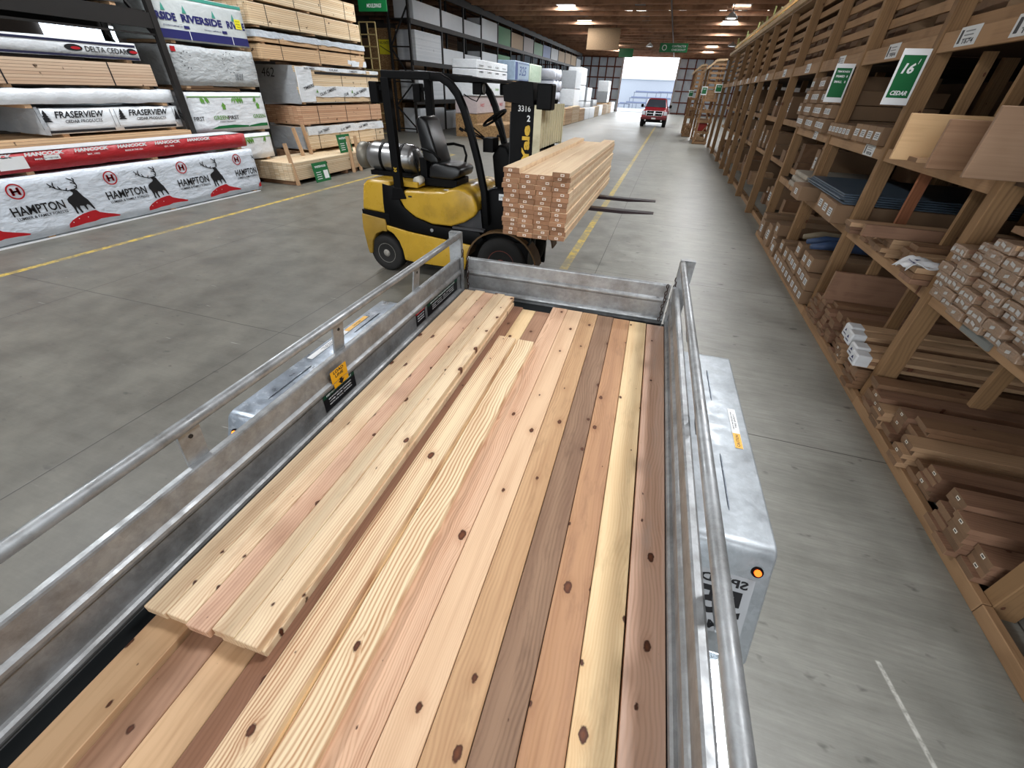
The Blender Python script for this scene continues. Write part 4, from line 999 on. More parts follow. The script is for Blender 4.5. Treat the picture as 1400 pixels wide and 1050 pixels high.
# cartons
csrc = {}
def carton(x0,y0,z0,w,h,lab,grp,L=.9,lblf=.5,mt=None):
    key = (round(w,3),round(h,3),L,lblf)
    if key in csrc: return copy_tree(csrc[key],(x0+L/2,y0+w/2,z0+h/2),lab,grp)
    b = MB().box(x0,x0+L,y0,y0+w,z0,z0+h,.004).build('carton',mt or M_card); tag(b,lab,'box',grp)
    d = MB(); R=(0,-1,0); U=(0,0,1); rect_on(d,w*lblf,h*.42,(x0-.0012,y0+w*.5,z0+h*.5),R,U,0)
    for j in range(3): rect_on(d,w*lblf*.7,h*.04,(x0-.0018,y0+w*.5,z0+h*(.6-.1*j)),R,U,1)
    decal(d,'carton_label',[M_lab,M_ink],b)
    csrc[key] = b; return b
g = 'cartons with white labels on the middle shelf of the third bay'
for i in range(3): carton(1.93+.02*i,5.72+.27*i,1.047,.255,.19,['long carton nearest the post on the middle shelf of the third bay','middle of three long cartons on the third bay shelf','farthest of three long cartons on the third bay shelf'][i],g,L=1.7)
carton(1.86,6.95,1.047,.44,.17,'crumpled wide carton sticking out of the third bay shelf',g,L=1.2,lblf=.3)
M_sheet2 = flat('blue_grey_sheets',(84,98,112),.4,.1,.15)
for i in range(5):
    o = MB().box(1.99+.03*math.sin(i*2.2),3.72,5.75+.03*i,7.30-.02*i,1.243+i*.018,1.259+i*.018,.002).build('vinyl_sheet',M_sheet2)
    tag(o,['bottom','second','middle','fourth','top'][i]+' blue-grey sheet of the slippery pile above the three long cartons','sheet','blue-grey sheets on the middle shelf')
g = 'small cartons on the floor of the third bay'
n = 0
for c in range(9):
    for r in range((2,3,3,2,3,2,2,1,2)[c]):
        carton(1.985+.01*((c*r)%3),5.70+c*.195,.087+r*.172,.185,.165,f'small floor carton of the third bay, {ORDN[c]} column, {("bottom" if r==0 else ORDN[r]+" up")}',g,L=1.2,lblf=.6)
for i in range(3):
    o = MB().tube([(2.0,6.15+.2*i,.67+.01*i),(2.2,6.2+.2*i,.69+.01*i),(2.6,6.22+.2*i,.685),(3.0,6.2+.2*i,.67)],[.03,.055,.06,.04],10).build('rolled_tarp',flat('blue_tarp',(54,72,104),.5,0,.25,8.) if i<2 else flat('khaki_tarp',(120,108,88),.6),smooth=True)
    tag(o,['blue rolled tarp nearest the post on the cartons','second blue rolled tarp on the cartons','khaki rolled tarp on the cartons'][i],'tarp','rolled tarps over the cartons')
g = 'cartons on the upper shelf of the third bay'
for i in range(4): carton(2.03,5.72+i*.2,1.806,.185,.16,f'carton on the upper shelf of the third bay, {ORDN[i]} from the near post',g,L=1.1,lblf=.7)
for i in range(6): carton(2.02,6.6+i*.14,1.806,.13,.13,f'small pale-ended carton, {ORDN[i]} along, upper shelf of the third bay',g,L=1.1,lblf=.8)
g = 'trim cartons on the upper shelf of the fourth bay'
for c in range(9):
    for r in range((3,3,4,3,4,4,3,4,2)[c]):
        carton(1.99+.02*((c+r)%3),7.62+c*.195,1.806+r*.162,.185,.155,f'trim carton on the upper shelf of the fourth bay, {ORDN[c]} column, {("bottom" if r==0 else ORDN[r]+" up")}',g,L=1.2,lblf=.8)
g = 'small pale tubes on the middle shelf of the fourth bay'
ts = None
for c in range(9):
    for r in range(3):
        lab = f'pale-ended tube on the fourth bay shelf, {ORDN[c]} from the post, {("bottom" if r==0 else ORDN[r]+" up")}'
        if ts is None:
            ts = MB().lathe((0,0,0),'X',[(.0,-.6),(.034,-.6),(.036,-.59),(.036,.6),(0,.6)],14).build('foam_tube',flat('foam_grey',(168,158,144),.7)); tag(ts,lab,'tube',g); ts.location = (2.62,7.7,1.085)
            for p in ts.data.polygons: p.use_smooth = True
        else: copy_tree(ts,(2.62+.02*((c*3+r)%3),7.7+c*.08+.0*r,1.085+r*.0735),lab,g)
g = 'dark trim lengths standing on the floor of the fourth bay'
for c in range(6): carton(2.0+.05*(c%2),7.64+c*.29,.087,.27,.22+.06*(c%3),f'carton on the floor of the fourth bay, {ORDN[c]} from its near post',g,L=1.3,lblf=.5)
carton(1.97,7.7,.40,.24,.16,'tilted carton on top of the floor cartons of the fourth bay',g,L=1.0,lblf=.4)
# farther bays, smaller goods
random.seed(9)
for bi in range(5,13):
    a, b = PY[bi]+.06, PY[bi+1]-.06
    for zb,nm in ((.087,'floor'),(1.047,'middle shelf'),(1.806,'upper shelf')):
        c = a+random.uniform(0,.1); j = 0
        while c < b-.3:
            w = random.choice((.22,.28,.34)); h = random.uniform(.12,.62 if zb>1.5 else .5)
            if random.random() < .7:
                if random.random() < .55: carton(2.55+random.uniform(-.03,.3),c,zb,w,round(h*10)/10+.02,f'carton on the {nm} of the {ORDN[bi]} bay, {ORDN[j]} along',f'goods on the {nm} of far bays',L=1.0,lblf=random.choice((.5,.7)))
                else: deep(2.52+random.uniform(-.03,.3),.6,c,c+w,zb,zb+round(h*10)/10+.02,random.choice((1,2)),f'block of lumber on the {nm} of the {ORDN[bi]} bay, {ORDN[j]} along',f'goods on the {nm} of far bays',name='lumber_block')
                j += 1
            c += w+.03
# goods above the label beam, seen through the slats, and dark stock deeper in
for bi in range(0,13):
    a, b = PY[bi]+.06, PY[bi+1]-.06
    c = a; j = 0
    while c < b-.35:
        w = random.choice((.24,.36,.48)); w = min(w,b-c); h = random.choice((.35,.5,.65,.8))
        if random.random() < .9: deep(2.42+random.uniform(0,.1),.95,c,c+w-.02,2.668,2.668+h,random.choice((0,1,1,2)),f'block of lumber behind the slats of the {ORDN[bi]} bay, {ORDN[j]} along','lumber behind the top slats',name='lumber_block'); j += 1
        c += w+.01
for bi in (1,2,3,4):
    a, b = PY[bi]+.06, PY[bi+1]-.06
    for zb,hh in ((1.047,.45),(1.806,.62)):
        if bi == 1 and zb < 1.2: continue
        x0 = 3.75
        deep(x0,1.2,a,b,zb,zb+hh,1,f'dark stock deep on the {"middle" if zb<1.5 else "upper"} shelf of the {BAYN[bi-1]}','dark stock deep in the rack',name='lumber_block')
# ------------------------------------------------------------ two stepped racks at the end of the right side
def steprack(x0,x1,y0,y1,lab,sgx):
    t = thing('stepped_rack',lab,'rack',((x0+x1)/2,(y0+y1)/2,0),group='stepped end racks')
    for xx in (x0,x1-.14):
        MB().box(xx,xx+.12,y0,y0+.1,0,3.3 if xx==x0 else 3.66).build('post',M_rack,t); MB().box(xx,xx+.12,y1-.1,y1,0,3.6).build('post',M_rack,t)
    MB().prism([(x0-.1,3.28),(x0+.25,3.62),(x1,3.66),(x1,3.74),(x0+.22,3.70),(x0-.16,3.34)],'Y',y0-.05,y1).build('top_beam',wood('pale_beam',(198,170,134),(150,120,88),'Y',30,.4,.3,rough=.7),t)
    for z in (.02,.5,1.0,1.45,1.95): MB().box(x0+.02,x1,y0-.03,y0,z,z+.12).box(x0+.02,x1,y0,y1-.1,z+.09,z+.115).build('shelf',LIP,t)
    for z in (2.5,2.7,2.9,3.1,3.3,3.45): MB().box(x0+.05,x1,y0-.03,y0,z,z+.09).build('slat',LIP,t)
    MB().beam((x0+.06,y0-.02,.1),(x1-.1,y0-.02,1.0),.04,.09,(0,1,0)).beam((x1-.1,y0-.03,1.0),(x0+.06,y0-.03,1.95),.04,.09,(0,1,0)).build('brace',LIP,t)
    return t
steprack(1.38,2.12,28.2,31.4,'stepped timber rack end facing the camera just past the long rack',0)
steprack(.88,1.42,33.0,36.2,'farther and narrower stepped timber rack end by the aisle',0)
def plainbox(name,x0,x1,y0,y1,z0,z1,m,label,cat,group=None,c=.01):
    o = MB().box(x0,x1,y0,y1,z0,z1,c).build(name,m); return tag(o,label,cat,group)
plainbox('lumber_block',1.52,1.96,28.31,30.4,.145,.36,M_packB,'pale lumber on the lowest level of the stepped rack past the long rack','lumber','stock in the stepped racks')
plainbox('lumber_block',1.52,1.96,28.31,30.4,2.075,2.45,M_packB,'pale lumber on the top level of the stepped rack past the long rack','lumber','stock in the stepped racks')
plainbox('red_crate',1.53,1.95,28.31,29.0,.625,.97,flat('red_plastic',(150,34,22),.5),'red crate on the second level of the stepped rack','crate')
plainbox('lumber_block',1.02,1.26,33.12,35,.145,.4,M_packB,'pale lumber at the foot of the farther stepped rack','lumber','stock in the stepped racks')
plainbox('lumber_block',1.02,1.26,33.12,35,1.125,1.4,M_packR,'brown lumber halfway up the farther stepped rack','lumber','stock in the stepped racks')
flag(1.87,2.2,28.169,2.34,2.70,[('CEDAR',.7,.1,.5,0,0)],'green aisle sign on the right post of the first stepped rack')
flag(1.24,1.5,28.169,2.22,2.58,[('CEDAR',.7,.1,.5,0,0)],'green aisle sign left of the first stepped rack')
flag(.74,1.02,32.969,2.1,2.45,[('PINE',.7,.1,.5,0,0)],'leftmost green aisle sign at the far end of the right racks')
# ------------------------------------------------------------ strapped lumber packs on the left
LR, LU = (0,1,0), (0,0,1)     # reading direction of print that faces the aisle
GP = None
def noisy_box(x0,x1,y0,y1,z0,z1,amp=.012,step=.12,sc=2.6,seed=0):
    b = MB(); b_ = lambda a,c: max(1,int(round((c-a)/step)))
    nx,ny,nz = b_(x0,x1),b_(y0,y1),b_(z0,z1)
    def face(f,nu,nv):
        base = len(b.v)
        for i in range(nu+1):
            for j in range(nv+1):
                p = Vector(f(i/nu,j/nv)); q = p*sc+Vector((seed,seed*.7,0))
                dv = noise.noise_vector(q)*amp
                cen = Vector(((x0+x1)/2,(y0+y1)/2,(z0+z1)/2)); dirn = (p-cen)
                for k_ in range(3): 
                    if dv[k_]*dirn[k_] > 0: dv[k_] = -dv[k_]
                b.v.append(tuple(p+dv))
        for i in range(nu):
            for j in range(nv):
                a = base+i*(nv+1)+j; b.f.append((a,a+nv+1,a+nv+2,a+1)); b.m.append(0)
    L = lambda a,c,t: a+(c-a)*t
    face(lambda u,v:(x1,L(y0,y1,u),L(z0,z1,v)),ny,nz); face(lambda u,v:(x0,L(y0,y1,u),L(z0,z1,v)),ny,nz)
    face(lambda u,v:(L(x0,x1,u),y0,L(z0,z1,v)),nx,nz); face(lambda u,v:(L(x0,x1,u),y1,L(z0,z1,v)),nx,nz)
    face(lambda u,v:(L(x0,x1,u),L(y0,y1,v),z1),nx,ny); face(lambda u,v:(L(x0,x1,u),L(y0,y1,v),z0),nx,ny)
    return b
def pack(name,label,x0,x1,y0,y1,z0,z1,m,group=None,wrapped=None,straps=0,stick=True,amp=.012,seed=0):
    """returns the thing; boards core, optional wrap sheet, straps and bearers"""
    t = thing(name,label,'lumber' if not wrapped else 'wrapped lumber',((x0+x1)/2,(y0+y1)/2,z0),group=group)
    zb = z0+(.04 if stick else 0)
    e = amp*1.15+.006 if wrapped else 0
    MB().box(x0+e,x1-e,y0+e,y1-e,zb+e,z1-e,.002).build('boards',m,t)
    if stick:
        nb_ = max(2,int((y1-y0)/1.3))
        for i in range(nb_):
            yv = y0+.2+(y1-y0-.4)*i/(nb_-1); MB().box(x0+.03,x1-.02,yv-.045,yv+.045,z0,zb+e).build('bearer',EW[2],t)
    if wrapped:
        o = noisy_box(x0,x1,y0,y1,zb+.002,z1,amp,seed=seed).build('wrap_sheet',wrapped,t,smooth=True,weld=True)
    for i in range(straps):
        yv = y0+(y1-y0)*(i+.5)/straps
        s_ = MB(); s_.box(x1+.001,x1+.003,yv-.01,yv+.01,zb,z1+.002); s_.box(x0,x1+.003,yv-.01,yv+.01,z1+.0005,z1+.002)
        s_.build('strap',M_ink,t)
    return t
def print_on(t,fn,name,mats,x):
    d = MB(); fn(d,x); return decal(d,name,mats,t)
# front pack with deer print
hx = -8.72
hp_ = pack('wrapped_lumber_pack','large white wrapped lumber pack printed with black elk on red hills, by the floor',hx-.47,hx,1.9,8.27,.0,.86,M_pack,wrapped=M_wrapH,amp=.014,seed=3)
body = [(338,402),(329,396),(336,386),(352,382),(366,389),(373,405),(384,425),(398,443),(409,474),(415,498),(406,499),(394,476),(383,470),(373,478),(375,500),(368,506),(361,480),(340,479),(335,494),(341,519),(331,523),(323,496),(318,484),(313,502),(314,526),(304,527),(302,495),(297,475),(289,462),(291,443),(305,430),(325,419),(335,411)]
ant = [[(345,386),(318,394),(290,390),(262,384),(245,372),(232,358)],[(262,384),(256,366),(262,350)],[(285,389),(276,372)],[(245,372),(236,380)],[(310,393),(318,378)],[(354,383),(368,378),(376,362),(374,345),(362,332),(340,322)],[(375,352),(360,346),(350,348)],[(370,340),(376,328),(370,318)],[(372,372),(362,366)]]
hill = [(228,596),(236,574),(262,552),(300,530),(340,512),(390,496),(412,492),(430,505),(470,512),(510,516),(542,522),(536,530),(480,536),(420,545),(380,560),(320,572),(280,584),(250,592)]
def H(i):
    y0 = 2.68+1.28*i
    U_ = .00254
    def px(p): return (y0+(p[0]-72)*.0025, .0)
    def map_(pts): return [((p[0]-72)*.0025, (525-p[1]-.19*(p[0]-330))*U_) for p in pts]
    def clampd(d): d.v = [(v[0],min(v[1],8.262),v[2]) for v in d.v]; return d
    x = hx+.002; base = (x,y0,.262)
    d = MB()
    # polygons must stay simple: ring logo and letters
    ring_on(d,.086,.104,(x,y0,.69),LR,LU,0); text_on(d,'H',(x,y0,.69),LR,LU,.085,.09,0,off=.05)
    text_on(d,'H',(x,y0,.69),LR,LU,.10,.105,0,off=.03)
    decal(clampd(d),'logo_print',[M_red],hp_); d = MB(); poly_on(d,[(a,b-.035) for a,b in map_(hill)],base,LR,LU,0)
    o = decal(clampd(d),'red_print',[M_red],hp_)
    d = MB(); poly_on(d,map_(body),base,LR,LU,0,.001)
    for st in ant:
        pts = [Vector(p) for p in map_(st)]
        for a,b in zip(pts,pts[1:]):
            n_ = Vector((-(b-a).y,(b-a).x)).normalized()*.0085
            poly_on(d,[tuple(a-n_),tuple(b-n_*.7),tuple(b+n_*.7),tuple(a+n_)],base,LR,LU,0,.001)
    text_on(d,'HAMPTON',(x,y0+.155,.435),LR,LU,.125,.66 if i<4 else .56,0,off=.018); text_on(d,'LUMBER & FAMILY FORESTS',(x,y0+.165,.335),LR,LU,.038,.64 if i<4 else .54,0)
    decal(clampd(d),'black_print',[M_ink],hp_)
    d = MB()
    for (a,b_) in ((300,556),(352,548),(478,524),(262,578)): poly_on(d,circle(.007,8,(a-72)*.0025,(525-b_-.19*(a-330))*U_),base,LR,LU,0,.0012)
    if i < 4: decal(d,'white_dots',[M_white],hp_)
for i in range(5): H(i)
MB().box(hx-.45,hx+.004,1.95,8.2,.001,.02).build('bottom_edge',M_white,hp_)
# red and white pack lying on it
hk = pack('wrapped_lumber_pack','low red and white wrapped pack with white lettering, lying on the elk-printed pack',-9.19,-8.75,2.2,8.22,.861,1.15,M_pack,wrapped=M_red and wrap('red_wrap',(178,28,38),.4),amp=.02,seed=8)
o = noisy_box(-9.185,-8.752,2.21,8.1,1.1515,1.165,.008,seed=5).build('white_top_sheet',M_wrapW,hk,smooth=True)
for i in range(7):
    yv = 3.27+.64*i if i < 6 else 7.11
    d = MB(); text_on(d,'HANCOCK',(-8.744,yv,1.118),LR,LU,.05,.50,0,off=.06,shear=.15); decal(d,'white_print',[M_white],hk)
    if i < 6:
        d = MB(); text_on(d,'MADE IN THE USA' if i%2==0 else 'EST. 1952',(-8.744,yv,1.052),LR,LU,.024,.3 if i%2==0 else .18,0,off=.02); decal(d,'small_print',[M_white],hk)
d = MB(); rect_on(d,.34,.16,(-8.744,4.12,1.03),LR,LU,0); decal(d,'paper_sheet',[M_white],hk)
d = MB(); rect_on(d,.2,.06,(-8.744,4.62,1.06),LR,LU,0); decal(d,'paper_sheet',[M_white],hk)
pack('lumber_pack','tan lumber pack whose top shows behind the red-wrapped pack',-10.45,-9.20,2.37,7.37,.861,1.235,M_packB)
fv = pack('wrapped_lumber_pack','white wrapped pack with slanted black lettering, tree marks and a bulging grey end',-10.45,-9.36,5.10,7.37,1.236,1.635,M_pack,wrapped=M_wrapW,amp=.02,seed=12)
noisy_box(-10.47,-9.345,5.02,5.10,1.27,1.66,.05,.08,5.,seed=2).build('bulging_end',M_wrapG,fv,smooth=True)
d = MB(); x = -9.356
for yv in (5.63,6.78,7.93):
    if yv > 7.5: 
        poly_on(d,[(-.05,-.09),(.05,-.09),(.0,.10)],(x,7.31,1.50),LR,LU,0); continue
    text_on(d,'FRASERVIEW',(x,yv,1.545),LR,LU,.095,.74,0,off=.02,shear=.25); text_on(d,'CEDAR PRODUCTS',(x,yv+.02,1.45),LR,LU,.045,.56,0,shear=.2)
    for j in range(4): poly_on(d,[(-.07+.013*j,-.04+.035*j),(.07-.013*j,-.04+.035*j),(.0,.02+.035*j)],(x,yv-.50,1.49),LR,LU,0,.0004*j)
    rect_on(d,1.0,.035,(x,yv-.05,1.315),LR,LU,0); rect_on(d,.006,.26,(x,yv-.60,1.48),LR,LU,0); rect_on(d,.006,.26,(x,min(yv+.48,7.34),1.48),LR,LU,0)
decal(d,'dark_print',[M_ink],fv)
pack('wrapped_lumber_pack','thin crumpled silver-white pack under the bare tan pack at the far left',-10.45,-9.33,2.6,7.35,1.64,1.90,M_pack,wrapped=M_wrapW,amp=.035,seed=20)
pack('lumber_pack','bare tan lumber pack between the crumpled wrap and the navy-striped pack',-10.45,-9.32,2.6,7.12,1.901,2.27,M_packR if False else packwood('lumber_pack_pink',(216,192,166),(184,152,126)),straps=3)
dc = pack('wrapped_lumber_pack','white wrapped pack with two thin navy stripes and dark oval marks',-10.4,-9.31,2.6,6.97,2.271,2.56,M_pack,wrapped=M_wrapW,amp=.012,seed=31)
d = MB(); x = -9.306
for z in (2.335,2.515): rect_on(d,4.3,.03,(x,4.8,z),LR,LU,0)
decal(d,'navy_stripes',[flat('dark_navy',(30,32,62),.5,0,.05)],dc)
d = MB()
for yv in (3.95,5.95,7.5):
    if yv < 7: text_on(d,'DELTA CEDAR',(x,yv+.55-.05,2.43),LR,LU,.075,.66,2)
    yo = min(yv,6.86) ; poly_on(d,circle(.13 if yo<6.5 else .09,24,0,0,.045),(x,yo,2.435),LR,LU,0); poly_on(d,circle(.07,16,0.03,-.004,.02),(x,yo,2.435),LR,LU,1,.001)
decal(d,'oval_logo',[M_ink,M_red,M_steel],dc)
pack('wrapped_lumber_pack','white wrapped pack above the dark rack beam at the top left corner',-10.4,-9.35,3.2,7.1,3.06,3.5,M_pack,wrapped=M_wrapG,amp=.02,seed=40)
# dark steel rack of the near left bays
sr = thing('steel_rack','dark steel rack with braces behind the wrapped packs at the far left','rack',(-9.9,5.0,0))
for yv in (2.3,7.44):
    for xx in (-9.30,-10.6): MB().box(xx,xx+.09,yv-.055,yv+.055,0,6.0).build('upright',M_steel,sr) if yv>3 or True else None
    for (za,zb) in ((.2,1.4),(1.4,2.7),(2.7,4.0),(4.0,5.4)): MB().beam((-9.3,yv-.03,za),(-10.5,yv-.03,zb),.04,.05).build('brace',M_steel,sr)
MB().box(-9.29,-9.22,2.36,7.38,2.80,3.02).build('beam',M_steel,sr); MB().box(-10.6,-10.53,2.36,7.38,2.80,3.02).build('beam',M_steel,sr); MB().box(-10.5,-9.3,2.4,7.38,3.02,3.05).build('shelf_deck',M_steel,sr)
MB().box(-9.29,-9.25,2.36,7.38,2.70,2.73).build('beam',M_steel,sr)
for p in list(sr.children): pass
# bay two: riverside, grey, greenfirst
rv = pack('wrapped_lumber_pack','white wrapped pack with big navy lettering, navy bottom band and a yellow tag',-10.5,-9.31,7.56,9.58,2.63,3.37,M_pack,wrapped=wrap('pale_wrap',(190,196,196),.4,.6),amp=.01,seed=51)
d = MB(); x = -9.306
for yc in (7.505,8.525,9.545):
    L0, L1 = yc-.455, yc+.455
    if yc < 8: text_on(d,'RSIDE',(x,7.76,3.02),LR,LU,.12,.40,0,off=.045)
    elif yc < 9: text_on(d,'RIVERSIDE',(x,yc,3.025),LR,LU,.12,.91,0,off=.045)
    else: text_on(d,'RIV',(x,9.235,3.03),LR,LU,.12,.26,0,off=.045); text_on(d,'E',(x,9.53,3.03),LR,LU,.12,.06,0,off=.045)
rect_on(d,2.0,.135,(x,8.57,2.765),LR,LU,0)
for yc in (7.85,8.72): text_on(d,'PROUDLY SUPPLIED BY',(x,yc,2.89),LR,LU,.02,.4,0); rect_on(d,.12,.045,(x,yc+.28,2.89),LR,LU,0)
decal(d,'navy_print',[M_navy],rv)
d = MB()
for yc in (7.74,8.17,8.82,9.3): poly_on(d,[(-.045,-.055),(.045,-.055),(0,.06)],(x,yc,3.155),LR,LU,0)
rect_on(d,2.0,.05,(x,8.57,3.335),LR,LU,0); decal(d,'teal_print',[M_teal],rv)
d = MB(); rect_on(d,.16,.16,(x+.004,9.40,3.06),LR,LU,0)
for j,s_ in enumerate(('STOP','READ','TAG')): text_on(d,s_,(x+.005,9.40,3.105-.045*j),LR,LU,.022,.1,1)
decal(d,'yellow_tag',[M_gold,M_ink],rv)
d = MB()
for yc in (7.56,8.16,9.16): rect_on(d,.012,.135,(x+.001,yc,2.765),LR,LU,0)
decal(d,'white_gaps',[M_white],rv)
gw = pack('wrapped_lumber_pack','plain grey-white wrapped pack with a red square sticker and hand marks',-10.5,-9.31,7.56,9.6,1.92,2.61,M_pack,wrapped=wrap('grey_white_wrap',(176,180,182),.42,1.6),amp=.03,seed=61)
d = MB(); rect_on(d,.10,.08,(-9.303,7.67,2.54),LR,LU,0); decal(d,'red_sticker',[M_red],gw)
d = MB()
for c_,r_ in ((7.9,.12),(8.9,.16)):
    for a in range(9): poly_on(d,circle(.011,6,r_*math.cos(a*.55+.6),r_*1.1*math.sin(a*.55+.6)),(-9.303,c_,2.38),LR,LU,0)
for k_ in range(6): d.beam((-9.303,8.95+.035*k_,2.08),(-9.303,8.99+.035*k_,2.2),.004,.006)
decal(d,'marker_scribble',[M_ink],gw)
gf = pack('wrapped_lumber_pack','white wrapped pack with green leaves and a house mark above green lettering',-10.5,-9.31,7.56,9.56,1.09,1.86,M_pack,wrapped=M_wrapW,amp=.012,seed=71)
def gfprint(t,zt,full=True,x=-9.306):
    d = MB()
    rect_on(d,1.9,.018,(x,8.56,zt-.05),LR,LU,0)
    random.seed(5)
    for yc in (7.9,8.0,8.72,8.82,8.9,9.3):
        for j in range(3):
            a = random.uniform(-.6,.6); cs,sn = math.cos(a-1.57),math.sin(a-1.57)
            poly_on(d,[(0,0),(.06*cs-.022*sn,.06*sn+.022*cs),(.13*cs,.13*sn),(.06*cs+.022*sn,.06*sn-.022*cs)],(x,yc+.02*j,zt-.055),LR,LU,0,.0004*j)
    if full:
        for yc in (8.42,9.36): poly_on(d,[(-.06,-.02),(0,.05),(.06,-.02),(.04,-.02),(.04,-.08),(-.04,-.08),(-.04,-.02)],(x,yc,zt-.20),LR,LU,0)
        text_on(d,'GREEN',(x,8.27,1.405),LR,LU,.075,.36,0,off=.01); text_on(d,'GREEN',(x,9.33,1.405),LR,LU,.075,.36,0,off=.01)
        text_on(d,'FIRST',(x,8.60,1.40),LR,LU,.075,.28,1); text_on(d,'FIRST',(x,7.74,1.40),LR,LU,.075,.24,1); text_on(d,'FOREST PRODUCTS',(x,8.42,1.33),LR,LU,.02,.4,1)
        poly_on(d,[(-.5,-.03),(.5,-.03),(.5,.0),(.1,.03),(-.3,.02)],(x,8.45,1.235),LR,LU,2); poly_on(d,[(-.3,-.03),(.3,-.03),(.3,.03),(.1,.03),(-.2,.0)],(x,9.22,1.235),LR,LU,2)
    decal(d,'leaf_print',[M_lime,M_steel,M_green],t)
gfprint(gf,1.83)
g2 = pack('wrapped_lumber_pack','lower leaf-printed white pack half hidden behind the elk-printed pack',-10.5,-9.31,7.56,9.5,.50,1.07,M_pack,wrapped=M_wrapW,amp=.016,seed=81); gfprint(g2,1.04,False)
pack('lumber_pack','bare base pack under the leaf-printed packs',-10.5,-9.58,8.3,9.5,.0,.499,M_packR)
# bay three: column of packs beyond
cx0, cx1 = -10.42, -9.25
# bottom to top
pack('lumber_pack','dark bottom pack of the tall column behind the forklift',cx0,-9.66,10.72,14.4,.0,.52,M_packR)
c1 = pack('wrapped_lumber_pack','half-unwrapped pack with crumpled printed film low in the column behind the forklift',cx0,cx1,10.72,14.45,.53,1.10,M_pack,straps=4)
noisy_box(cx0-.006,cx1+.006,10.70,10.76,.57,1.10,.02,seed=90).build('grey_end_wrap',M_wrapG,c1,smooth=True)
noisy_box(cx0,cx1+.02,10.76,14.47,.90,1.112,.03,seed=91).build('torn_wrap',M_wrapW,c1,smooth=True)
pack('lumber_pack','bare reddish-tan pack with a dark ragged end, below the pack marked 462',cx0,cx1,10.72,14.45,1.12,1.57,packwood('lumber_pack_rose',(208,172,140),(176,132,102),bh=.045),straps=3)
c2 = pack('wrapped_lumber_pack','pack with 462 handwritten on its grey wrapped end',cx0,cx1,10.72,14.5,1.61,2.42,M_pack,straps=3)
noisy_box(cx0-.008,cx1+.008,10.69,10.78,1.62,2.43,.02,seed=95).build('grey_end_wrap',M_wrapG,c2,smooth=True)
noisy_box(cx1-.1,cx1+.022,10.78,11.35,1.66,2.42,.02,seed=96).build('side_wrap',M_wrapW,c2,smooth=True)
noisy_box(cx1-.1,cx1+.02,11.3,14.5,1.76,2.02,.03,seed=97).build('side_wrap',M_wrapW,c2,smooth=True)
noisy_box(cx0,cx1+.02,11.2,14.52,2.34,2.435,.03,seed=98).build('top_wrap',M_wrapW,c2,smooth=True)
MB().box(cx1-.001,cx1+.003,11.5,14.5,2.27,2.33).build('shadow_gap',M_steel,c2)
d = MB(); text_on(d,'462',(-10.02,10.686,2.27),(1,0,0),(0,0,1),.19,.40,0,off=-.005,shear=.25)
decal(d,'handwritten_number',[M_ink],c2)
d = MB()
for (yv,zv,s_) in ((11.15,2.05,'TIMBERS'),(11.9,1.96,'OLAK TIMBERS'),(12.7,1.90,'OLAK'),(13.4,1.96,'OLAK TIMBERS'),(14.1,1.9,'OLAK')): text_on(d,s_,(cx1+.024,yv,zv-.06),(0,1,.22),(0,-.22,1),.07,.12*len(s_)*.5,0,off=.01)
for (yv,s_) in ((11.3,'OLAK TIMBERS'),(12.3,'OLAK'),(13.2,'TIMBERS')): text_on(d,s_,(cx1+.024,yv,2.385),(0,1,0),(0,0,1),.04,.4,0)
decal(d,'film_print',[M_ink],c2)
d = MB()
for yv in (11.45,13.0): poly_on(d,[(-.04,-.03),(.04,-.03),(0,.05)],(cx1+.0245,yv,1.90),LR,LU,0)
decal(d,'green_mark',[M_lime],c2)
d = MB()
for (yv,zv) in ((11.4,.99),(12.4,1.0),(13.3,1.02)): text_on(d,'OLAK TIMBERS',(cx1+.025,yv,zv),(0,1,.15),(0,-.15,1),.06,.5,0)
decal(d,'film_print',[M_ink],c1)
u2 = pack('lumber_pack','tan pack with two strap rows and loose film just above the pack marked 462',cx0+.05,cx1-.05,9.85,13.95,2.47,2.78,M_packB,straps=3)
noisy_box(cx0+.1,cx1-.03,13.1,14.0,2.50,2.66,.05,seed=101).build('loose_film',M_wrapW,u2,smooth=True)
u3 = pack('lumber_pack','tan pack hung with a torn white wrap along its upper edge',cx0+.05,cx1-.05,9.82,14.0,2.785,3.02,M_packB,straps=3)
noisy_box(cx0+.05,cx1-.03,9.80,14.03,2.90,3.035,.03,seed=104).build('torn_wrap',wrap('blue_white_wrap',(192,200,208),.4),u3,smooth=True)
pack('lumber_pack','cream lumber pack near the top of the left column',cx0+.05,cx1-.05,9.78,13.9,3.08,3.50,M_pack,straps=4)
pack('lumber_pack','cream lumber pack at the very top of the left column',cx0+.05,cx1-.05,9.78,13.8,3.52,3.94,M_pack,straps=4)
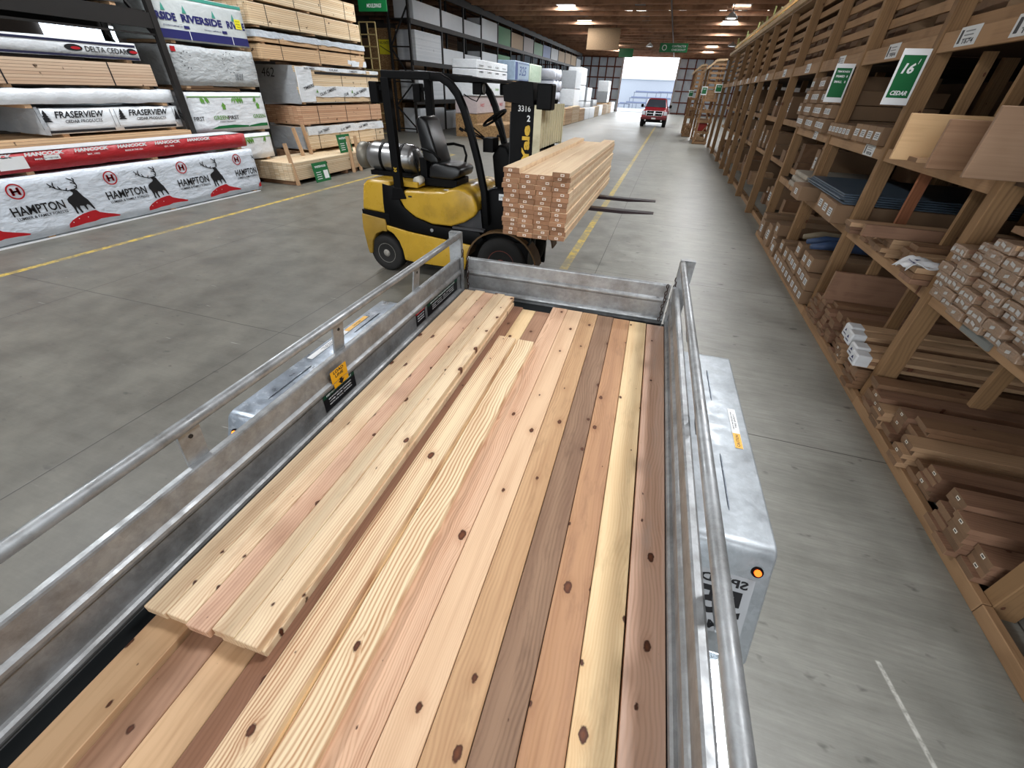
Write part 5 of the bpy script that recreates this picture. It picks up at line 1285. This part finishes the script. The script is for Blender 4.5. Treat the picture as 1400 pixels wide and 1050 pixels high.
# low packs with stakes on the floor
lp = pack('lumber_pack','low pale lumber pack with upright stakes beside the elk-printed pack',-9.54,-8.46,9.02,11.32,.10,.49,M_pack,stick=False)
for yv in (9.15,10.1,11.15): MB().box(-9.5,-8.5,yv-.05,yv+.05,0,.10).build('bearer',EW[1],lp)
for (a,b_) in (((-8.42,9.10,0),(-8.56,9.10,.90)),((-9.10,10.25,.49),(-9.24,10.25,1.12)),((-9.12,10.60,.49),(-9.24,10.60,1.18))): MB().beam(a,b_,.09,.04,(0,1,0)).build('stake',EW[2],lp)
lp2 = pack('lumber_pack','second low pale lumber pack with stakes, partly behind the forklift',-9.54,-8.46,11.50,13.9,.10,.47,M_pack,stick=False)
for yv in (11.6,12.6,13.7): MB().box(-9.5,-8.5,yv-.05,yv+.05,0,.10).build('bearer',EW[1],lp2)
for (a,b_) in (((-8.42,11.38,0),(-8.47,11.38,.90)),((-8.42,11.72,0),(-8.47,11.72,.89)),((-8.42,13.75,0),(-8.47,13.75,1.15))): MB().beam(a,b_,.09,.04,(0,1,0)).build('stake',EW[2],lp2)
def standsign(loc, label, rz):
    o = MB().box(-.28,.28,-.006,.006,0,.44).build('price_sign',M_green); o.location = (loc[0],loc[1],loc[2]+.22); 
    o.rotation_euler = (math.radians(-8),0,rz); tag(o,label,'sign','green price signs on the low packs')
    d = MB(); R=(1,0,0); U=(0,0,1)
    text_on(d,'WHITEWOOD',(0,-.0075,.345),R,U,.05,.42,0,off=.03); rect_on(d,.17,.19,(.15,-.0072,.15),R,U,0)
    for j in range(4): rect_on(d,.18,.014,(-.12,-.0072,.22-.05*j),R,U,0)
    ORG[o.name] = Vector((0,0,.22)); k_ = decal(d,'sign_print',[M_white],o)
    return o
standsign((-8.30,9.86,.0),'green price sign leaning on the front low pack by the floor',math.radians(90))
standsign((-8.62,11.42,.497),'green price sign standing on the low packs between two stakes',math.radians(90))
# ------------------------------------------------------------ far-left background
gb = plainbox('hanging_banner',-10.62,-9.55,16.0,16.04,4.05,4.36,M_green,'green hanging banner above the left column of packs','banner')
d = MB(); text_on(d,'MOULDINGS',(-10.02,15.997,4.2),(1,0,0),(0,0,1),.1,.55,0,shear=.2); decal(d,'banner_print',[M_lab],gb)
for xx in (-10.5,-9.7): 
    w_ = MB().cyl((xx,16.02,4.36),(xx,16.02,6.449),.008,6).build('hanging_wire',M_steel,gb)
ld = thing('rolling_ladder','tall pale rolling ladder frame far behind the left column','ladder',(-12.95,20,0))
for xx in (-13.36,-12.97,-12.58):
    MB().beam((xx,20,0),(xx+.0,20,4.2),.04,.04).build('rail',flat('pale_rail_paint',(196,176,120),.5,0,.1),ld)
for z in [.4*i+.2 for i in range(11)]: MB().box(-13.36,-12.58,19.98,20.02,z-.02,z+.02).build('rung',flat('pale_rail_paint',(196,176,120),.5,0,.1),ld)
plainbox('lumber_stack',-15.6,-14.05,24.3,27,0,1.3,M_packB,'low tan stack on the far left floor','lumber','stacks on the far left floor')
ts_ = plainbox('panel_stack',-15.6,-14.15,24.1,24.28,0,4.4,M_osb,'tall brown panel stack at the far left behind the ladder','panels')
ys = MB().box(-15.05,-14.33,24.08,24.098,3.35,3.95).build('yellow_notice',M_gold); tag(ys,'yellow notice on the tall brown panels at the far left','sign')
d = MB(); text_on(d,'NO ENTRY',(-14.69,24.078,3.82),(1,0,0),(0,0,1),.12,.6,0); d.beam((-15.0,24.078,3.7),(-14.4,24.078,3.42),.03,.004,(0,1,0)); decal(d,'notice_print',[M_ink],ys)
for i,(x0,x1,y0,z1,m_) in enumerate(((-20,-16.2,22,3.2,M_packR),(-19.5,-15.8,28,4.3,M_card),(-22,-17,14,2.2,M_packR),(-18,-14.8,31,5.2,M_packR),(-16.5,-14,17,1.6,M_wrapG))):
    plainbox('lumber_stack',x0,x1,y0,y0+2.4,0,z1,m_,['brown stack by the far left wall','tall carton-coloured stack far left','brown stack behind the nearest packs','tallest brown stack behind the black rack','grey wrapped stack seen under the ladder'][i],'lumber','stacks by the far left wall')
# black steel rack with panels, running down the aisle
RX = -12.75
RY = [23.3,26.8,29.8,32.7,35.9,38.9,42.2,45.4,48.6,51.8,55.2,58.6,62,65.4,68.8]
br_ = thing('steel_rack','tall black steel rack full of sheet goods along the left side of the aisle','rack',(-13.3,46,0))
u0 = MB().box(RX-.1,RX,RY[0]-.06,RY[0]+.06,0,6.15).build('upright',M_steel,br_); u1 = MB().box(RX-1.2,RX-1.1,RY[0]-.06,RY[0]+.06,0,6.15).build('upright',M_steel,br_)
for yv in RY[1:]: part_copy(u0,0,yv-RY[0]); part_copy(u1,0,yv-RY[0])
for (za,zb) in ((.2,1.2),(2.2,1.2),(2.2,3.6),(5.2,3.6)): MB().beam((RX-.05,RY[0],za),(RX-1.15,RY[0],zb),.06,.06).build('brace',M_steel,br_)
for z in (.15,2.2,3.6): MB().box(RX-1.1,RX-.1,RY[0]-.03,RY[0]+.03,z,z+.06).build('cross_tie',M_steel,br_)
for z in (1.28,2.92,4.50): 
    MB().box(RX-.02,RX+.04,RY[0],RY[-1],z,z+.20).build('beam',M_steel,br_); MB().box(RX-1.2,RX-.02,RY[0],RY[-1],z+.17,z+.2).build('shelf_deck',M_steel,br_)
MB().box(RX-.06,RX+.05,RY[0]+3.4,RY[-1],5.86,6.18).build('top_beam',M_steel,br_)
WP = flat('white_panels',(196,200,204),.6,0,.06,3.); WPl = packwood('white_sheets',(206,208,210),(186,190,194),(140,144,150),10.,.06); TP = flat('tan_panels',(172,150,124),.7,0,.1); GRN = flat('green_film',(24,104,48),.5,0,.15); BLU = flat('blue_film',(34,72,130),.5,0,.15); SPK = flat('speckled_panels',(160,152,150),.6,0,.4,30.)
random.seed(2)
zl = {0:(.0,1.15),1:(1.485,2.85),2:(3.125,4.40),3:(4.705,5.6)}
items = {(0,0):(WP,1.1),(0,1):(WPl,1.25),(0,2):(WPl,1.2),(0,3):(WP,.72),(1,0):(WP,.9),(1,1):(WP,1.0),(1,2):(WP,.72),(1,3):(WP,.7),(2,2):(WP,.62),(2,3):(WP,.66),(3,2):(WP,.95),(3,3):(WP,1.05),(4,3):(GRN,1.0),(4,2):(GRN,1.0),(5,3):(TP,.92),(6,3):(SPK,.95),(7,3):(GRN,.85),(8,3):(BLU,.9),(9,3):(WP,.9),(10,3):(TP,.9),(11,3):(TP,.95),(12,3):(TP,.95),(13,3):(WP,.8),(2,1):(WP,.9),(3,1):(WP,.9),(5,1):(WP,1.0),(1,2):(WP,.7)}
LN = {0:'floor level',1:'second level',2:'third level',3:'top level'}
for (b_,l),(m_,h) in items.items():
    y0,y1 = RY[b_]+.12, RY[b_+1]-.12
    plainbox('panel_bundle',RX-1.08,RX-.03,y0+(.35 if b_==0 else 0),y1,zl[l][0],min(zl[l][0]+h,5.84),m_,f'{ {WP:"white",WPl:"white layered",TP:"tan",GRN:"green",BLU:"blue",SPK:"speckled"}[m_]} panel bundle, {LN[l]}, {ORDN[b_]} bay of the black steel rack','panels','panel bundles in the black rack')
# wrapped stack with red print, OSB below
g = 'wrapped packs stacked in front of the black rack'
plainbox('osb_stack',-10.55,-9.35,23.3,27.6,0,1.0,M_osb,'OSB-covered pack at the bottom of the wrapped stack beyond the forklift','panels')
plainbox('osb_stack',-9.28,-7.95,22.6,26.0,0,.62,M_osb,'low OSB stack in front, seen past the forklift guard','panels')
def fpack(x0,x1,y0,y1,z0,z1,m_,lab,prt=None,grp=g):
    o = plainbox('wrapped_pack',x0,x1,y0,y1,z0,z1,m_,lab,'wrapped lumber',grp,.03)
    if prt:
        d = MB(); n_ = max(1,int((y1-y0)/1.1))
        for i in range(n_): text_on(d,prt[0],(x1+.003,y0+(i+.5)*(y1-y0)/n_,(z0+z1)/2+prt[2]),LR,LU,prt[3],prt[4],0,off=.02)
        decal(d,'pack_print',[prt[1]],o)
    return o
fpack(-10.55,-9.35,23.3,27.7,1.02,1.75,wrap('striped_wrap',(190,176,176),.5),'red-patterned wrapped pack above the OSB pack',('WEST',M_red,.0,.14,.6))
fpack(-10.55,-9.3,23.25,27.8,1.77,2.35,M_wrapW,'leaf-patterned wrapped pack in the middle of the stack',('GREEN',M_lime,.0,.1,.6))
fpack(-10.6,-9.3,23.2,27.8,2.37,2.85,M_wrapW,'white wrapped pack second from the top of the stack',('LUMBER',M_ink,.14,.07,.6))
fpack(-10.6,-9.3,23.2,27.8,2.87,3.22,M_wrapW,'white wrapped pack on top of the stack',('TOLKO',M_ink,-.05,.07,.6))
for (y0,y1,z0,z1,m_,lab) in ((28.9,31.85,0,1.2,M_packB,'tan pack at the foot of the stack marked 325'),(28.9,31.85,1.22,2.5,M_packB,'tan pack under the block marked 325'),(32.0,35.0,0,1.2,M_pack,'cream pack at the foot of the striped block'),(32.0,35.0,1.22,2.5,M_wrapW,'white pack under the striped block')): fpack(-10.3,-9.2,y0,y1,z0,z1,m_,lab)
o = fpack(-10.3,-9.2,28.9,31.85,2.53,3.48,flat('pale_blue_wrap',(150,170,190),.5,0,.15,6.),'blue-marked block reading 325')
d = MB(); text_on(d,'325',(-9.197,30.5,3.02),LR,LU,.45,1.5,0,shear=.2); rect_on(d,.5,.85,(-9.198,29.2,3.0),LR,LU,0)
for z in (2.60,3.40):
    for i in range(9): poly_on(d,[(-.1,-.05),(0,.05),(.1,-.05)],(-9.197,29.7+.25*i,z),LR,LU,0)
decal(d,'blue_print',[flat('blue_ink',(38,66,128),.5,0,.1)],o)
o = fpack(-10.3,-9.2,32.0,35.0,2.53,3.48,flat('pale_green_wrap',(196,208,190),.5,0,.1,6.),'pale block with green diagonal stripes')
d = MB()
for i in range(13): d.beam((-9.197,32.1+.2*i,2.6),(-9.197,32.4+.2*i if i<12 else 34.9,3.42),.03,.004,(1,0,0))
decal(d,'green_stripes',[flat('stripe_green',(70,130,80),.5,0,.1)],o)
# insulation rolls and wrapped blocks farther on
rl = None; g = 'wrapped insulation rolls stacked by the aisle'
M_roll = wrap('roll_film',(206,210,220),.45)
for c in range(3):
    for r in range(5):
        lab = f'white insulation roll, {ORDN[c]} column, {"bottom" if r==0 else ORDN[r]+" up"}'
        if rl is None:
            rl = MB().lathe((0,0,0),'X',[(0,-.6),(.30,-.6),(.34,-.55),(.34,.55),(.30,.6),(0,.6)],18).build('insulation_roll',M_roll,smooth=True); rl.location = (-9.4,37.5,.35); tag(rl,lab,'roll',g)
        else: copy_tree(rl,(-9.4+.05*(r%2),37.5+c*1.0+.1*(r%2),.345+r*.69),lab,g)
for i,(x0,x1,y0,y1,z0,z1,m_) in enumerate(((-9.2,-8.0,41.5,44.0,2.3,3.5,M_wrapG),(-9.2,-8.0,41.5,44,0,1.1,M_wrapG),(-9.2,-8.0,41.5,44,1.12,2.28,M_wrapW),(-9.6,-8.4,46,49,0,1.4,M_wrapG),(-9.6,-8.4,46,49,1.42,2.6,M_wrapG),(-9.6,-8.4,46,49,2.62,3.9,M_wrapW),(-9.9,-8.7,52,55,0,1.3,M_wrapW),(-9.9,-8.7,52,55,1.32,2.5,M_wrapG),(-10.0,-8.9,58,61,0,1.4,M_wrapG),(-9.3,-8.0,63,65,2.2,3.3,M_wrapW),(-9.3,-8.0,63,65,1.1,2.18,M_wrapG),(-9.3,-8.0,63,65,0,1.08,M_packB))):
    fpack(x0,x1,y0,y1,z0,z1,m_,f'{("grey" if m_ is M_wrapG else "tan" if m_ is M_packB else "white")} block of the far stacks, {ORDN[i]} from the rolls','' or None,'grey and white wrapped blocks beyond the rolls')
random.seed(13); g = 'low packs in a row along the left edge of the aisle'
yv = 36.2; i = 0
while yv < 69:
    L = 2.2+1.3*random.random(); m_ = [M_packB,M_pack,M_packB,M_wrapW,M_wrapW,M_pack,M_wrapW][i%7]; h = .85+.35*random.random()
    fpack(-7.95,-7.5-.01*(yv-36)*.8,yv,yv+L,0,h,m_,f'low aisle-side pack, {ORDN[i]} from the forklift, {("white" if m_ is M_wrapW else "wood coloured")}',None,g)
    yv += L+.35; i += 1
# suspended signs and lamps
ob = plainbox('osb_sign_back',-7.15,-4.75,40.0,40.04,4.72,6.0,flat('old_osb',(112,90,66),.85,0,.3,14.),'bare OSB board hanging above the left of the aisle','sign board')
for xx in (-6.8,-5.1): MB().cyl((xx,40.02,6.0),(xx,40.02,6.449),.02,6).build('hanger',M_steel,ob)
gs_ = plainbox('hanging_sign',-2.08,.14,46.0,46.05,5.05,5.65,M_green,'long green hanging aisle sign above the far doorway','sign')
d = MB(); text_on(d,'CONTRACTOR',(-.55,45.996,5.45),(1,0,0),(0,0,1),.14,1.1,0); text_on(d,'CHECKOUT',(-.55,45.996,5.22),(1,0,0),(0,0,1),.14,1.1,0); ring_on(d,.14,.19,(-1.7,45.996,5.35),(1,0,0),(0,0,1),0); decal(d,'sign_print',[M_lab],gs_)
for xx in (-1.9,-.05): MB().cyl((xx,46.02,5.65),(xx,46.02,6.449),.012,6).build('hanger',M_steel,gs_)
gs2 = plainbox('hanging_sign',-6.3,-4.9,54.0,54.05,5.1,5.8,M_green,'small green sign partly behind the OSB board','sign')
for xx in (-6.0,-5.2): MB().cyl((xx,54.02,5.8),(xx,54.02,6.449),.012,6).build('hanger',M_steel,gs2)
for i,(xx,yy,lit) in enumerate(((2.05,32.6,True),(3.7,49,False),(-3.2,50.5,False))):
    L_ = thing('bay_lamp',['lit round bay lamp under the roof on the right','unlit white bay lamp above the right rack','white bay lamp beside the long green sign'][i],'lamp',(xx,yy,5.7),group='round bay lamps')
    MB().lathe((xx,yy,0),'Z',[(.05,6.0),(.12,5.95),(.30,5.78),(.32,5.70),(.30,5.70),(.10,5.92)],24).build('shade',M_lab,L_,smooth=True)
    MB().lathe((xx,yy,0),'Z',[(0,5.86),(.1,5.86),(.22,5.74),(.2,5.71),(0,5.70)],20).build('bulb',emit('lamp_bulb',(255,250,235),12.) if lit else emit('lamp_bulb_dim',(240,245,250),1.2),L_,smooth=True)
    MB().cyl((xx,yy,6.0),(xx,yy,6.449),.02,8).build('stem',M_steel,L_)
# ------------------------------------------------------------ red pickup coming down the aisle
tk = thing('pickup_truck','red pickup truck facing the camera near the far doorway','truck',(-1.30,43.2,0))
M_tred = flat('truck_red',(150,22,34),.22,.1,.05,2.,.6); M_chr = flat('chrome',(190,190,192),.2,.9,.05); M_gls = flat('dark_glass',(58,64,72),.12,0,.05,2.,.8)
cx_ = -1.30; Yf = 40.55
def sect(pts,name,m_,par=tk,bev=.04,**k_):
    o = MB(); n_ = len(pts[0][1])
    for (yv,P) in pts:
        for (a,b_) in P: o.v.append((cx_+a,yv,b_))
    for i in range(len(pts)-1):
        for j in range(n_): o.f.append((i*n_+j,i*n_+(j+1)%n_,(i+1)*n_+(j+1)%n_,(i+1)*n_+j)); o.m.append(0)
    o.f += [tuple(range(n_)),tuple((len(pts)-1)*n_+j for j in range(n_))]; o.m += [0,0]
    return o.build(name,m_,par,smooth=False,bevel=bev,seg=3)
lower = lambda w,z0,z1,zc: [(-w,z0),(-w-.02,zc),(-w+.06,z1-.06),(-w+.2,z1),(w-.2,z1),(w-.06,z1-.06),(w+.02,zc),(w,z0)]
sect([(Yf+.12,lower(.93,.52,1.14,.9)),(Yf+.5,lower(.97,.50,1.20,.92)),(Yf+1.25,lower(.99,.50,1.27,.95)),(Yf+5.3,lower(.99,.50,1.30,.95))],'body',M_tred)
cab = lambda w,wt_,z0,z1: [(-w,z0),(-wt_,z1-.05),(-wt_+.1,z1),(wt_-.1,z1),(wt_,z1-.05),(w,z0)]
sect([(Yf+1.15,cab(.88,.86,1.20,1.29)),(Yf+1.95,cab(.90,.70,1.20,1.86)),(Yf+2.4,cab(.90,.72,1.2,1.92)),(Yf+3.6,cab(.90,.72,1.2,1.90)),(Yf+3.9,cab(.9,.82,1.2,1.34))],'cab',M_tred)
ws = MB(); ws.add([(cx_-.80,Yf+1.20,1.32),(cx_+.80,Yf+1.20,1.32),(cx_+.63,Yf+1.90,1.80),(cx_-.63,Yf+1.90,1.80),(cx_-.80,Yf+1.17,1.33),(cx_+.80,Yf+1.17,1.33),(cx_+.63,Yf+1.87,1.83),(cx_-.63,Yf+1.87,1.83)],[(0,1,2,3),(4,5,6,7),(0,1,5,4),(1,2,6,5),(2,3,7,6),(3,0,4,7)]); ws.build('windshield',M_gls,tk)
MB().prism([(-.62+cx_,.76),(.62+cx_,.76),(.70+cx_,1.12),(-.70+cx_,1.12)],'Y',Yf+.03,Yf+.14).build('grille_surround',M_chr,tk,bevel=.02)
for sx in (-1,1):
    for (z0,z1) in ((.79,.92),(.96,1.08)): MB().box(cx_+sx*.06+(0 if sx>0 else -.52),cx_+sx*.06+(.52 if sx>0 else 0),Yf+.02,Yf+.05,z0,z1).build('grille_opening',M_black,tk)
    MB().box(cx_+sx*.83-.13,cx_+sx*.83+.13,Yf+.08,Yf+.16,.82,1.08,.02).build('headlight',flat('headlight_lens',(200,204,210),.15,.2,.05),tk)
    MB().lathe((cx_+sx*.86,Yf+.98,.40),'X',[(.22,-.13),(.37,-.14),(.40,-.1),(.40,.1),(.37,.14),(.22,.13)],28).build('wheel',M_rub,tk,smooth=True); MB().lathe((cx_+sx*.86,Yf+4.4,.40),'X',[(.22,-.13),(.37,-.14),(.40,-.1),(.40,.1),(.37,.14),(.22,.13)],28).build('wheel',M_rub,tk,smooth=True)
    MB().box(cx_+sx*1.10-.1,cx_+sx*1.10+.1,Yf+1.55,Yf+1.67,1.28,1.50,.03).beam((cx_+sx*.9,Yf+1.6,1.34),(cx_+sx*1.05,Yf+1.6,1.36),.05,.05).build('side_mirror',M_black,tk)
    MB().lathe((cx_+sx*.62,Yf+.045,.47),'Y',[(.06,-.01),(.06,.02),(0,.02)],14).build('fog_lamp',M_lab,tk)
MB().box(cx_-1.0,cx_+1.0,Yf+.0,Yf+.2,.52,.70,.04).build('bumper',flat('bumper_dark_red',(96,30,34),.35,.2,.1),tk); MB().box(cx_-.9,cx_+.9,Yf+.06,Yf+.3,.34,.50,.03).build('air_dam',M_black,tk)
MB().box(cx_-.16,cx_+.16,Yf-.012,Yf-.001,.55,.66).build('number_plate',M_lab,tk)
MB().box(cx_-.7,cx_+.7,Yf+.9,Yf+4.9,.3,.5).build('underbody',M_black,tk)
MB().box(cx_-.9,cx_+.9,Yf+3.95,Yf+5.25,1.26,1.34).build('bed_cover',M_black,tk)
